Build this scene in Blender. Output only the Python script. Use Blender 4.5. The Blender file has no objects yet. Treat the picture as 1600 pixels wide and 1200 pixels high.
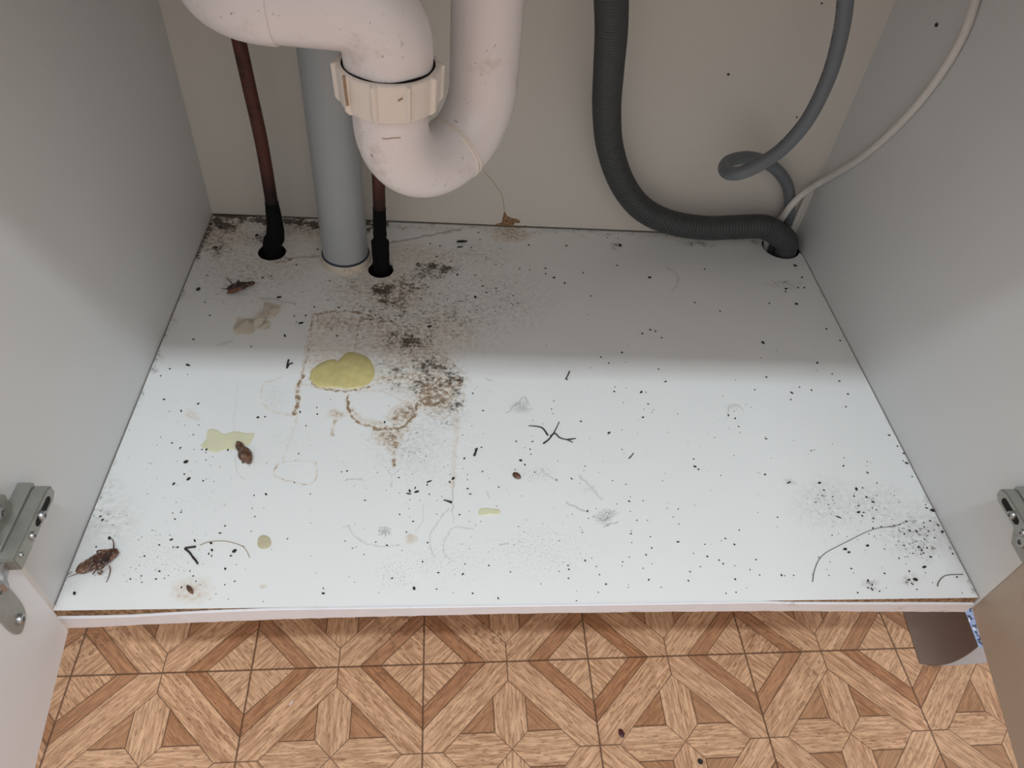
import bpy, bmesh, math, random
import numpy as np
from mathutils import Vector, Matrix, Euler

# ------------------------------------------------------------------ camera, world, lights, exposure
scene = bpy.context.scene
COL = scene.collection
random.seed(7)
RNG = np.random.default_rng(11)
F_PX = 1156.138
CAM = np.array([-0.0946318, -0.3210315, 0.6362328])
ROT = (0.757475935, -0.0792656427, -0.0452674462)
W2 = 0.434            # half the inner width of the cabinet
D = 0.6024            # inner depth
FLOOR_Z = -0.166

cam_data = bpy.data.cameras.new('camera')
cam_data.sensor_width = 36.0
cam_data.lens = 36.0 * F_PX / 1600.0
cam_data.clip_start = 0.01
cam = bpy.data.objects.new('camera', cam_data)
COL.objects.link(cam)
cam.location = CAM
cam.rotation_euler = Euler(ROT, 'XYZ')
scene.camera = cam

world = bpy.data.worlds.new('room_light')
scene.world = world
world.use_nodes = True
world.node_tree.nodes['Background'].inputs['Color'].default_value = (1.0, 0.965, 0.93, 1)
world.node_tree.nodes['Background'].inputs['Strength'].default_value = 1.0
# the room round the cabinet: dimmer near the floor, brighter toward walls and ceiling
_wt = world.node_tree; _tc = _wt.nodes.new('ShaderNodeTexCoord'); _sp = _wt.nodes.new('ShaderNodeSeparateXYZ'); _mr = _wt.nodes.new('ShaderNodeMapRange'); _mx = _wt.nodes.new('ShaderNodeMix')
_mx.data_type = 'RGBA'; _mr.interpolation_type = 'SMOOTHSTEP'
_mr.inputs[1].default_value = -0.05; _mr.inputs[2].default_value = 0.45
_mx.inputs[6].default_value = (0.50, 0.46, 0.44, 1); _mx.inputs[7].default_value = (1.13, 1.09, 1.05, 1)
_wt.links.new(_tc.outputs['Generated'], _sp.inputs[0]); _wt.links.new(_sp.outputs[2], _mr.inputs[0]); _wt.links.new(_mr.outputs[0], _mx.inputs[0]); _wt.links.new(_mx.outputs[2], _wt.nodes['Background'].inputs['Color'])

tube = bpy.data.lights.new('tube_light', 'AREA')
tube.shape = 'RECTANGLE'
tube.size = 1.2
tube.size_y = 0.105
tube.energy = 24.8
tube.color = (0.85, 0.945, 1.0)
tube_o = bpy.data.objects.new('tube_light', tube)
COL.objects.link(tube_o)
tube_o.location = (0.12, -0.761, 2.2)
tube_o.rotation_euler = (math.radians(16), 0, 0)

scene.view_settings.view_transform = 'Standard'
scene.view_settings.look = 'None'
scene.view_settings.exposure = 0.0
scene.view_settings.gamma = 1.0
scene.view_settings.use_curve_mapping = False

# ------------------------------------------------------------------ measuring: where a sight line of the photo meets a real plane
RM = np.array(Euler(ROT, 'XYZ').to_matrix())

def sight(u, v):
    return RM @ np.array([(u - 800) / F_PX, -(v - 600) / F_PX, -1.0])

def on_z(u, v, z=0.0):
    d = sight(u, v); t = (z - CAM[2]) / d[2]
    return Vector(CAM + t * d)

def on_y(u, v, y):
    d = sight(u, v); t = (y - CAM[1]) / d[1]
    return Vector(CAM + t * d)

def on_x(u, v, x):
    d = sight(u, v); t = (x - CAM[0]) / d[0]
    return Vector(CAM + t * d)

def pixels_of(P):
    q = (P - CAM) @ RM
    return 800 + F_PX * q[:, 0] / -q[:, 2], 600 - F_PX * q[:, 1] / -q[:, 2]

def per_px(P):
    q = RM.T @ (np.array(P) - CAM)
    return -q[2] / F_PX

# ------------------------------------------------------------------ object helpers
def tag(o, label=None, cat=None, group=None, kind=None):
    if label: o['label'] = label
    if cat: o['category'] = cat
    if group: o['group'] = group
    if kind: o['kind'] = kind
    return o

def empty(name, loc, label=None, cat=None, group=None, kind=None):
    o = bpy.data.objects.new(name, None)
    o.empty_display_size = 0.02
    COL.objects.link(o)
    o.location = loc
    o.rotation_euler = (0, 0, 0)
    return tag(o, label, cat, group, kind)

def build(name, bm, mat, parent=None, smooth=True, origin=None):
    """one mesh object from a bmesh in world coordinates; origin moves its pivot"""
    me = bpy.data.meshes.new(name)
    bmesh.ops.recalc_face_normals(bm, faces=bm.faces[:])
    base = Vector((0, 0, 0))
    if parent is not None:
        base = root_loc(parent)
    if origin is not None:
        shift = Vector(origin)
    else:
        shift = base
    bmesh.ops.translate(bm, verts=bm.verts[:], vec=-shift)
    bm.to_mesh(me); bm.free()
    if smooth:
        for p in me.polygons: p.use_smooth = True
        try: me.set_sharp_from_angle(angle=math.radians(38))
        except Exception: pass
    for m in (mat if isinstance(mat, (list, tuple)) else [mat]):
        me.materials.append(m)
    o = bpy.data.objects.new(name, me)
    COL.objects.link(o)
    if parent is not None:
        o.parent = parent
        o.location = shift - base
    else:
        o.location = shift
    return o

def root_loc(o):
    v = Vector((0, 0, 0))
    while o is not None:
        v += Vector(o.location); o = o.parent
    return v

def add_box(bm, lo, hi, bevel=0.0, mat=None):
    r = bmesh.ops.create_cube(bm, size=1.0)
    vs = r['verts']
    lo = Vector(lo); hi = Vector(hi)
    for v in vs:
        v.co = Vector(((lo[i] + hi[i]) / 2 + v.co[i] * (hi[i] - lo[i]) for i in range(3)))
    if bevel > 0:
        es = list({e for v in vs for e in v.link_edges})
        bmesh.ops.bevel(bm, geom=es, offset=bevel, segments=2, affect='EDGES', profile=0.6)

def box(lo, hi, bevel=0.0):
    bm = bmesh.new(); add_box(bm, lo, hi, bevel); return bm

def catmull(pts, n=10):
    P = [np.array(p, float) for p in pts]
    P = [2 * P[0] - P[1]] + P + [2 * P[-1] - P[-2]]
    out = []
    for i in range(1, len(P) - 2):
        for k in range(n):
            t = k / n
            a, b, c, d = P[i - 1], P[i], P[i + 1], P[i + 2]
            out.append(0.5 * ((2 * b) + (c - a) * t + (2 * a - 5 * b + 4 * c - d) * t * t + (3 * b - a - 3 * c + d) * t ** 3))
    out.append(P[-2])
    return np.array(out)

def resample(path, step):
    path = np.asarray(path, float)
    seg = np.linalg.norm(np.diff(path, axis=0), axis=1)
    s = np.concatenate([[0], np.cumsum(seg)])
    n = max(2, int(s[-1] / step) + 1)
    t = np.linspace(0, s[-1], n)
    return np.stack([np.interp(t, s, path[:, k]) for k in range(path.shape[1])], 1), t

def add_tube(bm, path, radius, seg=16, caps=True, squash=1.0):
    path = [Vector(p) for p in path]
    n = len(path)
    rad = radius if hasattr(radius, '__len__') else [radius] * n
    tans = []
    for i in range(n):
        a = path[max(i - 1, 0)]; b = path[min(i + 1, n - 1)]
        t = b - a
        tans.append(t.normalized() if t.length > 1e-12 else Vector((0, 0, 1)))
    ref = Vector((0, 0, 1)) if abs(tans[0].z) < 0.9 else Vector((1, 0, 0))
    nrm = (ref - tans[0] * ref.dot(tans[0])).normalized()
    rings = []
    for i in range(n):
        nrm = nrm - tans[i] * nrm.dot(tans[i])
        if nrm.length < 1e-9: nrm = tans[i].orthogonal()
        nrm.normalize()
        bi = tans[i].cross(nrm)
        rings.append([bm.verts.new(path[i] + (nrm * math.cos(2 * math.pi * k / seg) + bi * math.sin(2 * math.pi * k / seg) * squash) * rad[i]) for k in range(seg)])
    for i in range(n - 1):
        for k in range(seg):
            bm.faces.new((rings[i][k], rings[i][(k + 1) % seg], rings[i + 1][(k + 1) % seg], rings[i + 1][k]))
    if caps:
        bm.faces.new(rings[0][::-1]); bm.faces.new(rings[-1])

def tube_bm(path, radius, seg=16, caps=True, squash=1.0):
    bm = bmesh.new(); add_tube(bm, path, radius, seg, caps, squash); return bm

def add_lathe(bm, prof, center, axis='z', seg=40):
    """prof: (r, h) pairs; closed top and bottom"""
    c = Vector(center); rings = []
    for r, h in prof:
        ring = []
        for k in range(seg):
            a = 2 * math.pi * k / seg
            p = Vector((r * math.cos(a), r * math.sin(a), h))
            if axis == 'x': p = Vector((p.z, p.x, p.y))
            if axis == 'y': p = Vector((p.x, p.z, p.y))
            ring.append(bm.verts.new(c + p))
        rings.append(ring)
    for i in range(len(rings) - 1):
        for k in range(seg):
            bm.faces.new((rings[i][k], rings[i][(k + 1) % seg], rings[i + 1][(k + 1) % seg], rings[i + 1][k]))
    bm.faces.new(rings[0][::-1]); bm.faces.new(rings[-1])

def add_prism(bm, poly, lo, hi, axis):
    """extrude a 2D polygon along an axis ('x','y','z')"""
    def P(a, b, h):
        return {'x': (h, a, b), 'y': (a, h, b), 'z': (a, b, h)}[axis]
    A = [bm.verts.new(P(a, b, lo)) for a, b in poly]
    B = [bm.verts.new(P(a, b, hi)) for a, b in poly]
    n = len(poly)
    for i in range(n):
        bm.faces.new((A[i], A[(i + 1) % n], B[(i + 1) % n], B[i]))
    bm.faces.new(A[::-1]); bm.faces.new(B)

# ------------------------------------------------------------------ value noise for numpy masks
def vnoise(x, y, seed=0):
    xi = np.floor(x).astype(np.int64); yi = np.floor(y).astype(np.int64)
    xf = x - xi; yf = y - yi
    xf = xf * xf * (3 - 2 * xf); yf = yf * yf * (3 - 2 * yf)
    def h(a, b):
        k = (a * 374761393 + b * 668265263 + seed * 974711) & 0xffffffff
        k = ((k ^ (k >> 13)) * 1274126177) & 0xffffffff
        return ((k ^ (k >> 16)) & 0xffff) / 65535.0
    return (h(xi, yi) * (1 - xf) + h(xi + 1, yi) * xf) * (1 - yf) + (h(xi, yi + 1) * (1 - xf) + h(xi + 1, yi + 1) * xf) * yf

def fbm(x, y, seed=0, octs=4):
    s = 0; a = 0.5; t = 0
    for o in range(octs):
        s = s + a * vnoise(x * 2 ** o, y * 2 ** o, seed + o * 17); t += a; a *= 0.55
    return s / t

# ------------------------------------------------------------------ materials (procedural)
class G:
    """small node-expression helper"""
    def __init__(self, name):
        self.m = bpy.data.materials.new(name); self.m.use_nodes = True
        self.nt = self.m.node_tree
        self.b = self.nt.nodes['Principled BSDF']
    def n(self, t): return self.nt.nodes.new(t)
    def link(self, a, b): self.nt.links.new(a, b)
    def put(self, sock, v):
        if isinstance(v, bpy.types.NodeSocket): self.link(v, sock)
        elif isinstance(v, (tuple, list)):
            sock.default_value = tuple(v) if len(sock.default_value) == len(v) else tuple(v) + (1,)
        else: sock.default_value = v
    def math(self, op, a, b=None, c=None, clamp=False):
        k = self.n('ShaderNodeMath'); k.operation = op; k.use_clamp = clamp
        self.put(k.inputs[0], a)
        if b is not None: self.put(k.inputs[1], b)
        if c is not None: self.put(k.inputs[2], c)
        return k.outputs[0]
    def ss(self, v, lo, hi):
        k = self.n('ShaderNodeMapRange'); k.interpolation_type = 'SMOOTHSTEP'
        self.put(k.inputs[0], v); k.inputs[1].default_value = lo; k.inputs[2].default_value = hi
        k.inputs[3].default_value = 0; k.inputs[4].default_value = 1
        return k.outputs[0]
    def mix(self, f, a, b):
        k = self.n('ShaderNodeMix'); k.data_type = 'RGBA'
        self.put(k.inputs[0], f); self.put(k.inputs[6], a); self.put(k.inputs[7], b)
        return k.outputs[2]
    def obj(self): return self.n('ShaderNodeTexCoord').outputs['Object']
    def noise(self, scale, detail=3, vec=None, rough=0.5):
        k = self.n('ShaderNodeTexNoise'); k.inputs['Scale'].default_value = scale
        k.inputs['Detail'].default_value = detail; k.inputs['Roughness'].default_value = rough
        self.link(vec if vec is not None else self.obj(), k.inputs['Vector'])
        return k.outputs[0]
    def attr(self, name):
        k = self.n('ShaderNodeAttribute'); k.attribute_name = name; return k.outputs['Fac']
    def combine(self, x, y, z):
        k = self.n('ShaderNodeCombineXYZ'); self.put(k.inputs[0], x); self.put(k.inputs[1], y); self.put(k.inputs[2], z)
        return k.outputs[0]
    def sep(self, v):
        k = self.n('ShaderNodeSeparateXYZ'); self.link(v, k.inputs[0]); return k.outputs
    def bump(self, h, strength=0.2, dist=0.001):
        k = self.n('ShaderNodeBump'); k.inputs['Strength'].default_value = strength; k.inputs['Distance'].default_value = dist
        self.link(h, k.inputs['Height']); self.link(k.outputs[0], self.b.inputs['Normal'])
    def done(self, col, rough=0.5, spec=0.4, metal=0.0):
        self.put(self.b.inputs['Base Color'], col)
        self.put(self.b.inputs['Roughness'], rough)
        self.b.inputs['Specular IOR Level'].default_value = spec
        self.b.inputs['Metallic'].default_value = metal
        return self.m

def plain(name, col, rough=0.5, var=0.06, scale=60, spec=0.4, metal=0.0, specks=None, dirt=None):
    g = G(name)
    n = g.noise(scale, 4)
    c = g.mix(n, tuple(x * (1 - var) for x in col), tuple(min(1, x * (1 + var)) for x in col))
    if dirt:      # broad smears of dirt
        dcol, dscale, lo, hi, amt = dirt
        d = g.ss(g.noise(dscale, 5, rough=0.65), lo, hi)
        c = g.mix(g.math('MULTIPLY', d, amt), c, dcol)
    if specks:    # small spots
        scol, sscale, lo, hi = specks
        big = g.ss(g.noise(14, 2), 0.45, 0.62)
        s = g.ss(g.noise(sscale, 3, rough=0.6), lo, hi)
        c = g.mix(g.math('MULTIPLY', s, g.math('MULTIPLY_ADD', big, 0.8, 0.2)), c, scol)
    return g.done(c, rough, spec, metal)

def make_base_mat():
    g = G('white_laminate_stained')
    white = g.mix(g.noise(9, 3), (0.82, 0.84, 0.835), (0.86, 0.87, 0.87))
    br = g.attr('brown'); dk = g.attr('dark'); gr = g.attr('grey'); lin = g.attr('line')
    n1 = g.noise(170, 5, rough=0.62); n2 = g.noise(620, 4, rough=0.6); n3 = g.noise(250, 4, rough=0.6); n4 = g.noise(75, 3)
    # brown water marks: mostly even, a little broken up
    fb = g.math('MULTIPLY', br, g.math('MULTIPLY_ADD', g.ss(n1, 0.28, 0.72), 1.7, 0.30), clamp=True)
    tan = g.mix(g.ss(fb, 0.25, 0.9), (0.64, 0.46, 0.28), (0.28, 0.17, 0.085))
    c = g.mix(g.math('MINIMUM', fb, 0.92), white, tan)
    # grey scuffs: thin broken marks
    tg = g.math('ADD', n2, g.math('MULTIPLY', gr, 0.5))
    c = g.mix(g.math('MULTIPLY', g.ss(tg, 0.66, 0.86), 0.7), c, (0.27, 0.28, 0.26))
    # thin lines
    c = g.mix(g.math('MULTIPLY', lin, 0.75, clamp=True), c, (0.22, 0.20, 0.17))
    c = g.mix(g.math('MULTIPLY', g.math('MULTIPLY', dk, 0.55), g.ss(n1, 0.36, 0.66), clamp=True), c, (0.16, 0.115, 0.075))
    # black grime, speckled by two sizes of noise
    clump = g.math('MULTIPLY_ADD', g.ss(n4, 0.34, 0.64), 0.5, 0.62)
    dk = g.math('MULTIPLY', dk, clump)
    t1 = g.math('ADD', n3, g.math('MULTIPLY', dk, 0.72))
    t2 = g.math('ADD', n2, g.math('MULTIPLY', dk, 0.58))
    f = g.math('MAXIMUM', g.ss(t1, 0.76, 1.02), g.math('MULTIPLY', g.ss(t2, 0.80, 0.98), 0.85))
    c = g.mix(g.math('MULTIPLY', f, 0.93), c, (0.062, 0.046, 0.032))
    return g.done(c, g.math('MULTIPLY_ADD', n1, 0.15, 0.36), 0.35)

def make_vinyl():
    g = G('parquet_print_vinyl')
    T = 0.1823; ang = math.radians(1.25); ox, oy = -0.2948, 0.0088
    X, Y, Z = g.sep(g.obj())
    x0 = g.math('SUBTRACT', X, ox); y0 = g.math('SUBTRACT', Y, oy)
    ca, sa = math.cos(ang) / T, math.sin(ang) / T
    u = g.math('ADD', g.math('MULTIPLY', x0, ca), g.math('MULTIPLY', y0, sa))
    v = g.math('SUBTRACT', g.math('MULTIPLY', y0, ca), g.math('MULTIPLY', x0, sa))
    px = g.math('SUBTRACT', g.math('FRACT', u), 0.5); py = g.math('SUBTRACT', g.math('FRACT', v), 0.5)
    ax = g.math('ABSOLUTE', px); ay = g.math('ABSOLUTE', py)
    s = g.math('ADD', ax, ay); mn = g.math('MINIMUM', ax, ay); mx = g.math('MAXIMUM', ax, ay)
    gt = lambda a, b: g.math('GREATER_THAN', a, b)
    S1, S2, S3, BW = 0.745, 0.625, 0.385, 0.095
    corner = gt(s, S1)
    band = g.math('MULTIPLY', gt(s, S2), g.math('SUBTRACT', 1.0, corner))
    inner = g.math('SUBTRACT', 1.0, gt(s, S3))
    bar = g.math('MULTIPLY', inner, g.math('SUBTRACT', 1.0, gt(mn, BW)))
    tri = g.math('MULTIPLY', inner, gt(mn, BW))
    # printed joint lines
    lw = 0.0035
    def near(a, b, w=lw): return g.math('SUBTRACT', 1.0, g.ss(g.math('ABSOLUTE', g.math('SUBTRACT', a, b)), w * 0.5, w * 1.6))
    lines = near(s, S1)
    for q in (near(s, S2), near(s, S3, 0.003), near(mx, 0.5, 0.005),
              g.math('MULTIPLY', near(mn, BW, 0.003), inner),
              g.math('MULTIPLY', g.math('MULTIPLY', near(ax, ay, 0.003), inner), g.math('SUBTRACT', 1.0, gt(mn, BW))),
              g.math('MULTIPLY', near(mn, 0.0, 0.003), gt(mx, S3))):
        lines = g.math('MAXIMUM', lines, q)
    # grain directions
    d1 = g.math('MULTIPLY', g.math('ADD', u, v), 0.7071); d2 = g.math('MULTIPLY', g.math('SUBTRACT', u, v), 0.7071)
    prod = gt(g.math('MULTIPLY', px, py), 0.0)
    flip = g.math('ABSOLUTE', g.math('SUBTRACT', prod, corner))      # 1: grain along (1,-1)
    mixf = lambda f, a, b: g.math('ADD', g.math('MULTIPLY', f, b), g.math('MULTIPLY', g.math('SUBTRACT', 1.0, f), a))
    al = mixf(flip, d1, d2); pe = mixf(flip, d2, d1)
    ns = gt(ay, ax)
    al = mixf(bar, al, mixf(ns, u, v)); pe = mixf(bar, pe, mixf(ns, v, u))
    # each printed block gets its own tone
    cell = g.combine(g.math('FLOOR', g.math('MULTIPLY', u, 2.0)), g.math('FLOOR', g.math('MULTIPLY', v, 2.0)), g.math('ADD', g.math('MULTIPLY', corner, 3.0), g.math('MULTIPLY', bar, 7.0)))
    wn = g.n('ShaderNodeTexWhiteNoise'); wn.noise_dimensions = '3D'; g.link(cell, wn.inputs['Vector'])
    tone = wn.outputs['Value']
    vec = g.combine(g.math('MULTIPLY', al, 7.0), g.math('MULTIPLY', pe, 75.0), g.math('MULTIPLY', tone, 9.0))
    grain = g.noise(1.0, 4, vec, 0.6)
    vec2 = g.combine(g.math('MULTIPLY', al, 22.0), g.math('MULTIPLY', pe, 130.0), g.math('MULTIPLY', tone, 5.0))
    pores = g.noise(1.0, 2, vec2, 0.5)
    light = g.mix(g.ss(grain, 0.28, 0.72), (0.36, 0.185, 0.098), (0.73, 0.46, 0.285))
    dark = g.mix(g.ss(grain, 0.28, 0.72), (0.245, 0.105, 0.048), (0.49, 0.245, 0.125))
    mid = g.mix(g.ss(grain, 0.28, 0.72), (0.26, 0.12, 0.055), (0.48, 0.25, 0.13))
    c = g.mix(band, light, dark)
    c = g.mix(tri, c, mid)
    c = g.mix(g.math('MULTIPLY', g.ss(pores, 0.55, 0.68), 0.7), c, (0.19, 0.09, 0.045))
    c = g.mix(g.math('MULTIPLY', tone, 0.16), c, (0.70, 0.50, 0.33))
    # worn darker spots
    wear = g.math('MULTIPLY', g.ss(g.noise(11, 2), 0.56, 0.70), g.ss(g.noise(190, 3), 0.56, 0.64))
    c = g.mix(g.math('MULTIPLY', wear, 0.6), c, (0.17, 0.085, 0.045))
    c = g.mix(g.math('MULTIPLY', lines, 0.85), c, (0.085, 0.040, 0.022))
    return g.done(c, 0.42, 0.35)

def make_chipboard():
    g = G('raw_chipboard')
    n = g.noise(260, 4, rough=0.7); n2 = g.noise(90, 3)
    c = g.mix(g.ss(n, 0.35, 0.68), (0.17, 0.095, 0.05), (0.46, 0.30, 0.18))
    c = g.mix(g.math('MULTIPLY', g.ss(n2, 0.55, 0.7), 0.5), c, (0.12, 0.065, 0.035))
    g.bump(n, 0.5, 0.001)
    return g.done(c, 0.85, 0.1)

def make_roach(name, lo, hi):
    g = G(name)
    c = g.mix(g.ss(g.noise(140, 4, rough=0.65), 0.33, 0.66), lo, hi)
    c = g.mix(g.math('MULTIPLY', g.ss(g.noise(420, 3), 0.56, 0.68), 0.5), c, (0.45, 0.36, 0.27))
    return g.done(c, 0.38, 0.5)

def make_panel(name, col):
    g = G(name)
    c = g.mix(g.noise(5, 4), tuple(x * 0.97 for x in col), tuple(x * 1.03 for x in col))
    X, Y, Z = g.sep(g.obj())
    low = g.math('SUBTRACT', 1.0, g.ss(Z, 0.0, 0.07))         # dried splashes near the bottom
    d = g.math('MULTIPLY', low, g.ss(g.noise(120, 4, rough=0.65), 0.5, 0.66))
    c = g.mix(g.math('MULTIPLY', d, 0.32), c, (0.36, 0.29, 0.21))
    return g.done(c, 0.42, 0.35)

def make_copper():
    g = G('tarnished_copper')
    n = g.noise(90, 4)
    c = g.mix(n, (0.075, 0.027, 0.022), (0.14, 0.052, 0.040))
    c = g.mix(g.math('MULTIPLY', g.ss(g.noise(60, 4), 0.45, 0.7), 0.7), c, (0.03, 0.018, 0.015))
    X, Y, Z = g.sep(g.obj())
    soot = g.math('SUBTRACT', 1.0, g.ss(g.math('ADD', Z, g.math('MULTIPLY', n, 0.03)), 0.075, 0.165))   # soot creeping up from the foot
    c = g.mix(soot, c, (0.007, 0.007, 0.008))
    return g.done(c, 0.6, 0.3, 0.15)

M = {
    'base': make_base_mat(), 'vinyl': make_vinyl(), 'chip': make_chipboard(),
    'panel': make_panel('white_laminate', (0.72, 0.735, 0.74)),
    'back': make_panel('white_hardboard', (0.70, 0.665, 0.61)),
    'edge': plain('white_edging', (0.79, 0.79, 0.84), 0.45, dirt=((0.3, 0.22, 0.17), 45, 0.62, 0.75, 0.5)),
    'door': plain('white_door_face', (0.90, 0.92, 0.97), 0.4, 0.02, 8),
    'shaded_door': plain('shaded_door_face', (0.50, 0.41, 0.33), 0.4, 0.03, 8),  # right door: its weaker, floor-tinted light is put into the colour
    'pvc': plain('white_pvc', (0.81, 0.76, 0.765), 0.30, 0.03, 20, 0.5,
                 specks=((0.11, 0.08, 0.06), 210, 0.665, 0.74), dirt=((0.46, 0.37, 0.30), 30, 0.55, 0.74, 0.42)),
    'pvc_nut': plain('cream_pvc', (0.80, 0.725, 0.66), 0.36, 0.04, 30, 0.5,
                     specks=((0.16, 0.11, 0.08), 260, 0.68, 0.74), dirt=((0.46, 0.33, 0.22), 60, 0.58, 0.76, 0.5)),
    'pvc_grey': plain('grey_pvc', (0.40, 0.42, 0.435), 0.36, 0.03, 20, 0.5, dirt=((0.22, 0.21, 0.2), 60, 0.66, 0.78, 0.4)),
    'collar': plain('cream_collar', (0.64, 0.575, 0.48), 0.5, 0.08, 80, dirt=((0.3, 0.22, 0.15), 90, 0.55, 0.7, 0.5)),
    'gasket': plain('blue_black_rubber', (0.03, 0.045, 0.075), 0.6),
    'rubber': plain('black_rubber', (0.007, 0.007, 0.008), 0.9, 0.3, 150, 0.12),
    'copper': make_copper(),
    'hose': plain('charcoal_plastic', (0.055, 0.060, 0.062), 0.5, 0.12, 60),
    'grey_hose': plain('slate_grey_plastic', (0.150, 0.165, 0.185), 0.42, 0.07, 60),
    'red_ink': plain('faded_red_ink', (0.10, 0.045, 0.045), 0.6, 0.2, 200),
    'cable': plain('white_cable_pvc', (0.69, 0.665, 0.63), 0.45, 0.04, 50),
    'metal': plain('dull_nickel', (0.36, 0.36, 0.33), 0.45, 0.14, 130, 0.5, 0.55, dirt=((0.25, 0.2, 0.13), 150, 0.6, 0.75, 0.6)),
    'metal2': plain('bright_steel', (0.42, 0.42, 0.42), 0.38, 0.15, 190, 0.5, 0.9),
    'black': plain('dark_gap', (0.012, 0.012, 0.012), 0.9),
    'glue': plain('yellow_dried_glue', (0.60, 0.525, 0.235), 0.32, 0.26, 110, 0.5, specks=((0.28, 0.2, 0.07), 240, 0.66, 0.74)),
    'glue_pale': plain('pale_yellow_residue', (0.72, 0.705, 0.50), 0.45, 0.06, 70),
    'glue_tan': plain('tan_residue', (0.56, 0.50, 0.35), 0.45, 0.14, 200),
    'tissue': plain('cream_tissue', (0.97, 0.89, 0.785), 0.8, 0.06, 60, 0.1),
    'roach': make_roach('roach_brown', (0.045, 0.022, 0.017), (0.20, 0.095, 0.055)),
    'roach_dark': make_roach('roach_dark', (0.020, 0.012, 0.010), (0.065, 0.03, 0.022)),
    'wing': make_roach('roach_wing', (0.10, 0.035, 0.02), (0.23, 0.085, 0.045)),
    'leg': plain('roach_leg', (0.035, 0.028, 0.024), 0.5),
    'drop': plain('dark_dropping', (0.032, 0.031, 0.027), 0.75, 0.4, 900, 0.2),
    'stain': plain('brown_stain', (0.34, 0.23, 0.15), 0.7, 0.3, 300),
    'hair': plain('dark_hair', (0.12, 0.11, 0.09), 0.5),
    'tan_hair': plain('tan_fibre', (0.36, 0.28, 0.19), 0.6),
    'flap': plain('brown_vinyl_backing', (0.165, 0.115, 0.092), 0.6, 0.1, 40),
    'floor_grey': plain('grey_floor_patch', (0.42, 0.38, 0.38), 0.55, 0.06, 40),
    'worktop': plain('grey_worktop', (0.45, 0.44, 0.42), 0.4),
}
def make_terrazzo():
    g = G('blue_speckled_lino')
    n = g.noise(150, 2); n2 = g.noise(210, 2, g.combine(*[g.math('ADD', q, 3.0) for q in g.sep(g.obj())]))
    c = g.mix(g.ss(n, 0.55, 0.60), (0.33, 0.43, 0.70), (0.05, 0.07, 0.15))
    c = g.mix(g.ss(n2, 0.58, 0.64), c, (0.75, 0.80, 0.9))
    return g.done(c, 0.5)
M['lino'] = make_terrazzo()

# ------------------------------------------------------------------ the room floor
bm = bmesh.new()
vs = [bm.verts.new(p) for p in ((-2, -2, FLOOR_Z), (2, -2, FLOOR_Z), (2, 1.2, FLOOR_Z), (-2, 1.2, FLOOR_Z))]
bm.faces.new(vs)
floor = build('floor', bm, M['vinyl'], smooth=False)
tag(floor, kind='structure')
wb = build('wall_back', box((-2, D + 0.0045, FLOOR_Z), (2, D + 0.08, 1.2)), plain('grey_wall_paint', (0.5, 0.48, 0.45), 0.8), None, False)
tag(wb, kind='structure')

# ------------------------------------------------------------------ the cabinet
cabinet = empty('sink_cabinet', (0, D / 2, FLOOR_Z), 'open white kitchen sink cabinet with stained base panel over parquet vinyl floor', 'cabinet')

HOLES = []
def front_y(x):            # the board's front edge runs slightly askew
    return -0.0006 + 0.0042 * x / W2 * (1.0 if x > 0 else 1.05)

def px_hole(u, v, r):
    p = on_z(u, v, 0.0); HOLES.append((p.x, p.y, r)); return p
cop1 = on_z(428, 392); px_hole(425, 394, 0.0185)
cop2 = on_z(596, 417); px_hole(595, 422, 0.0168)
hole = Vector((0.4035, 0.575, 0)); HOLES.append((hole.x, hole.y, 0.028))
waste_p = on_z(541, 405)

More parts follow.
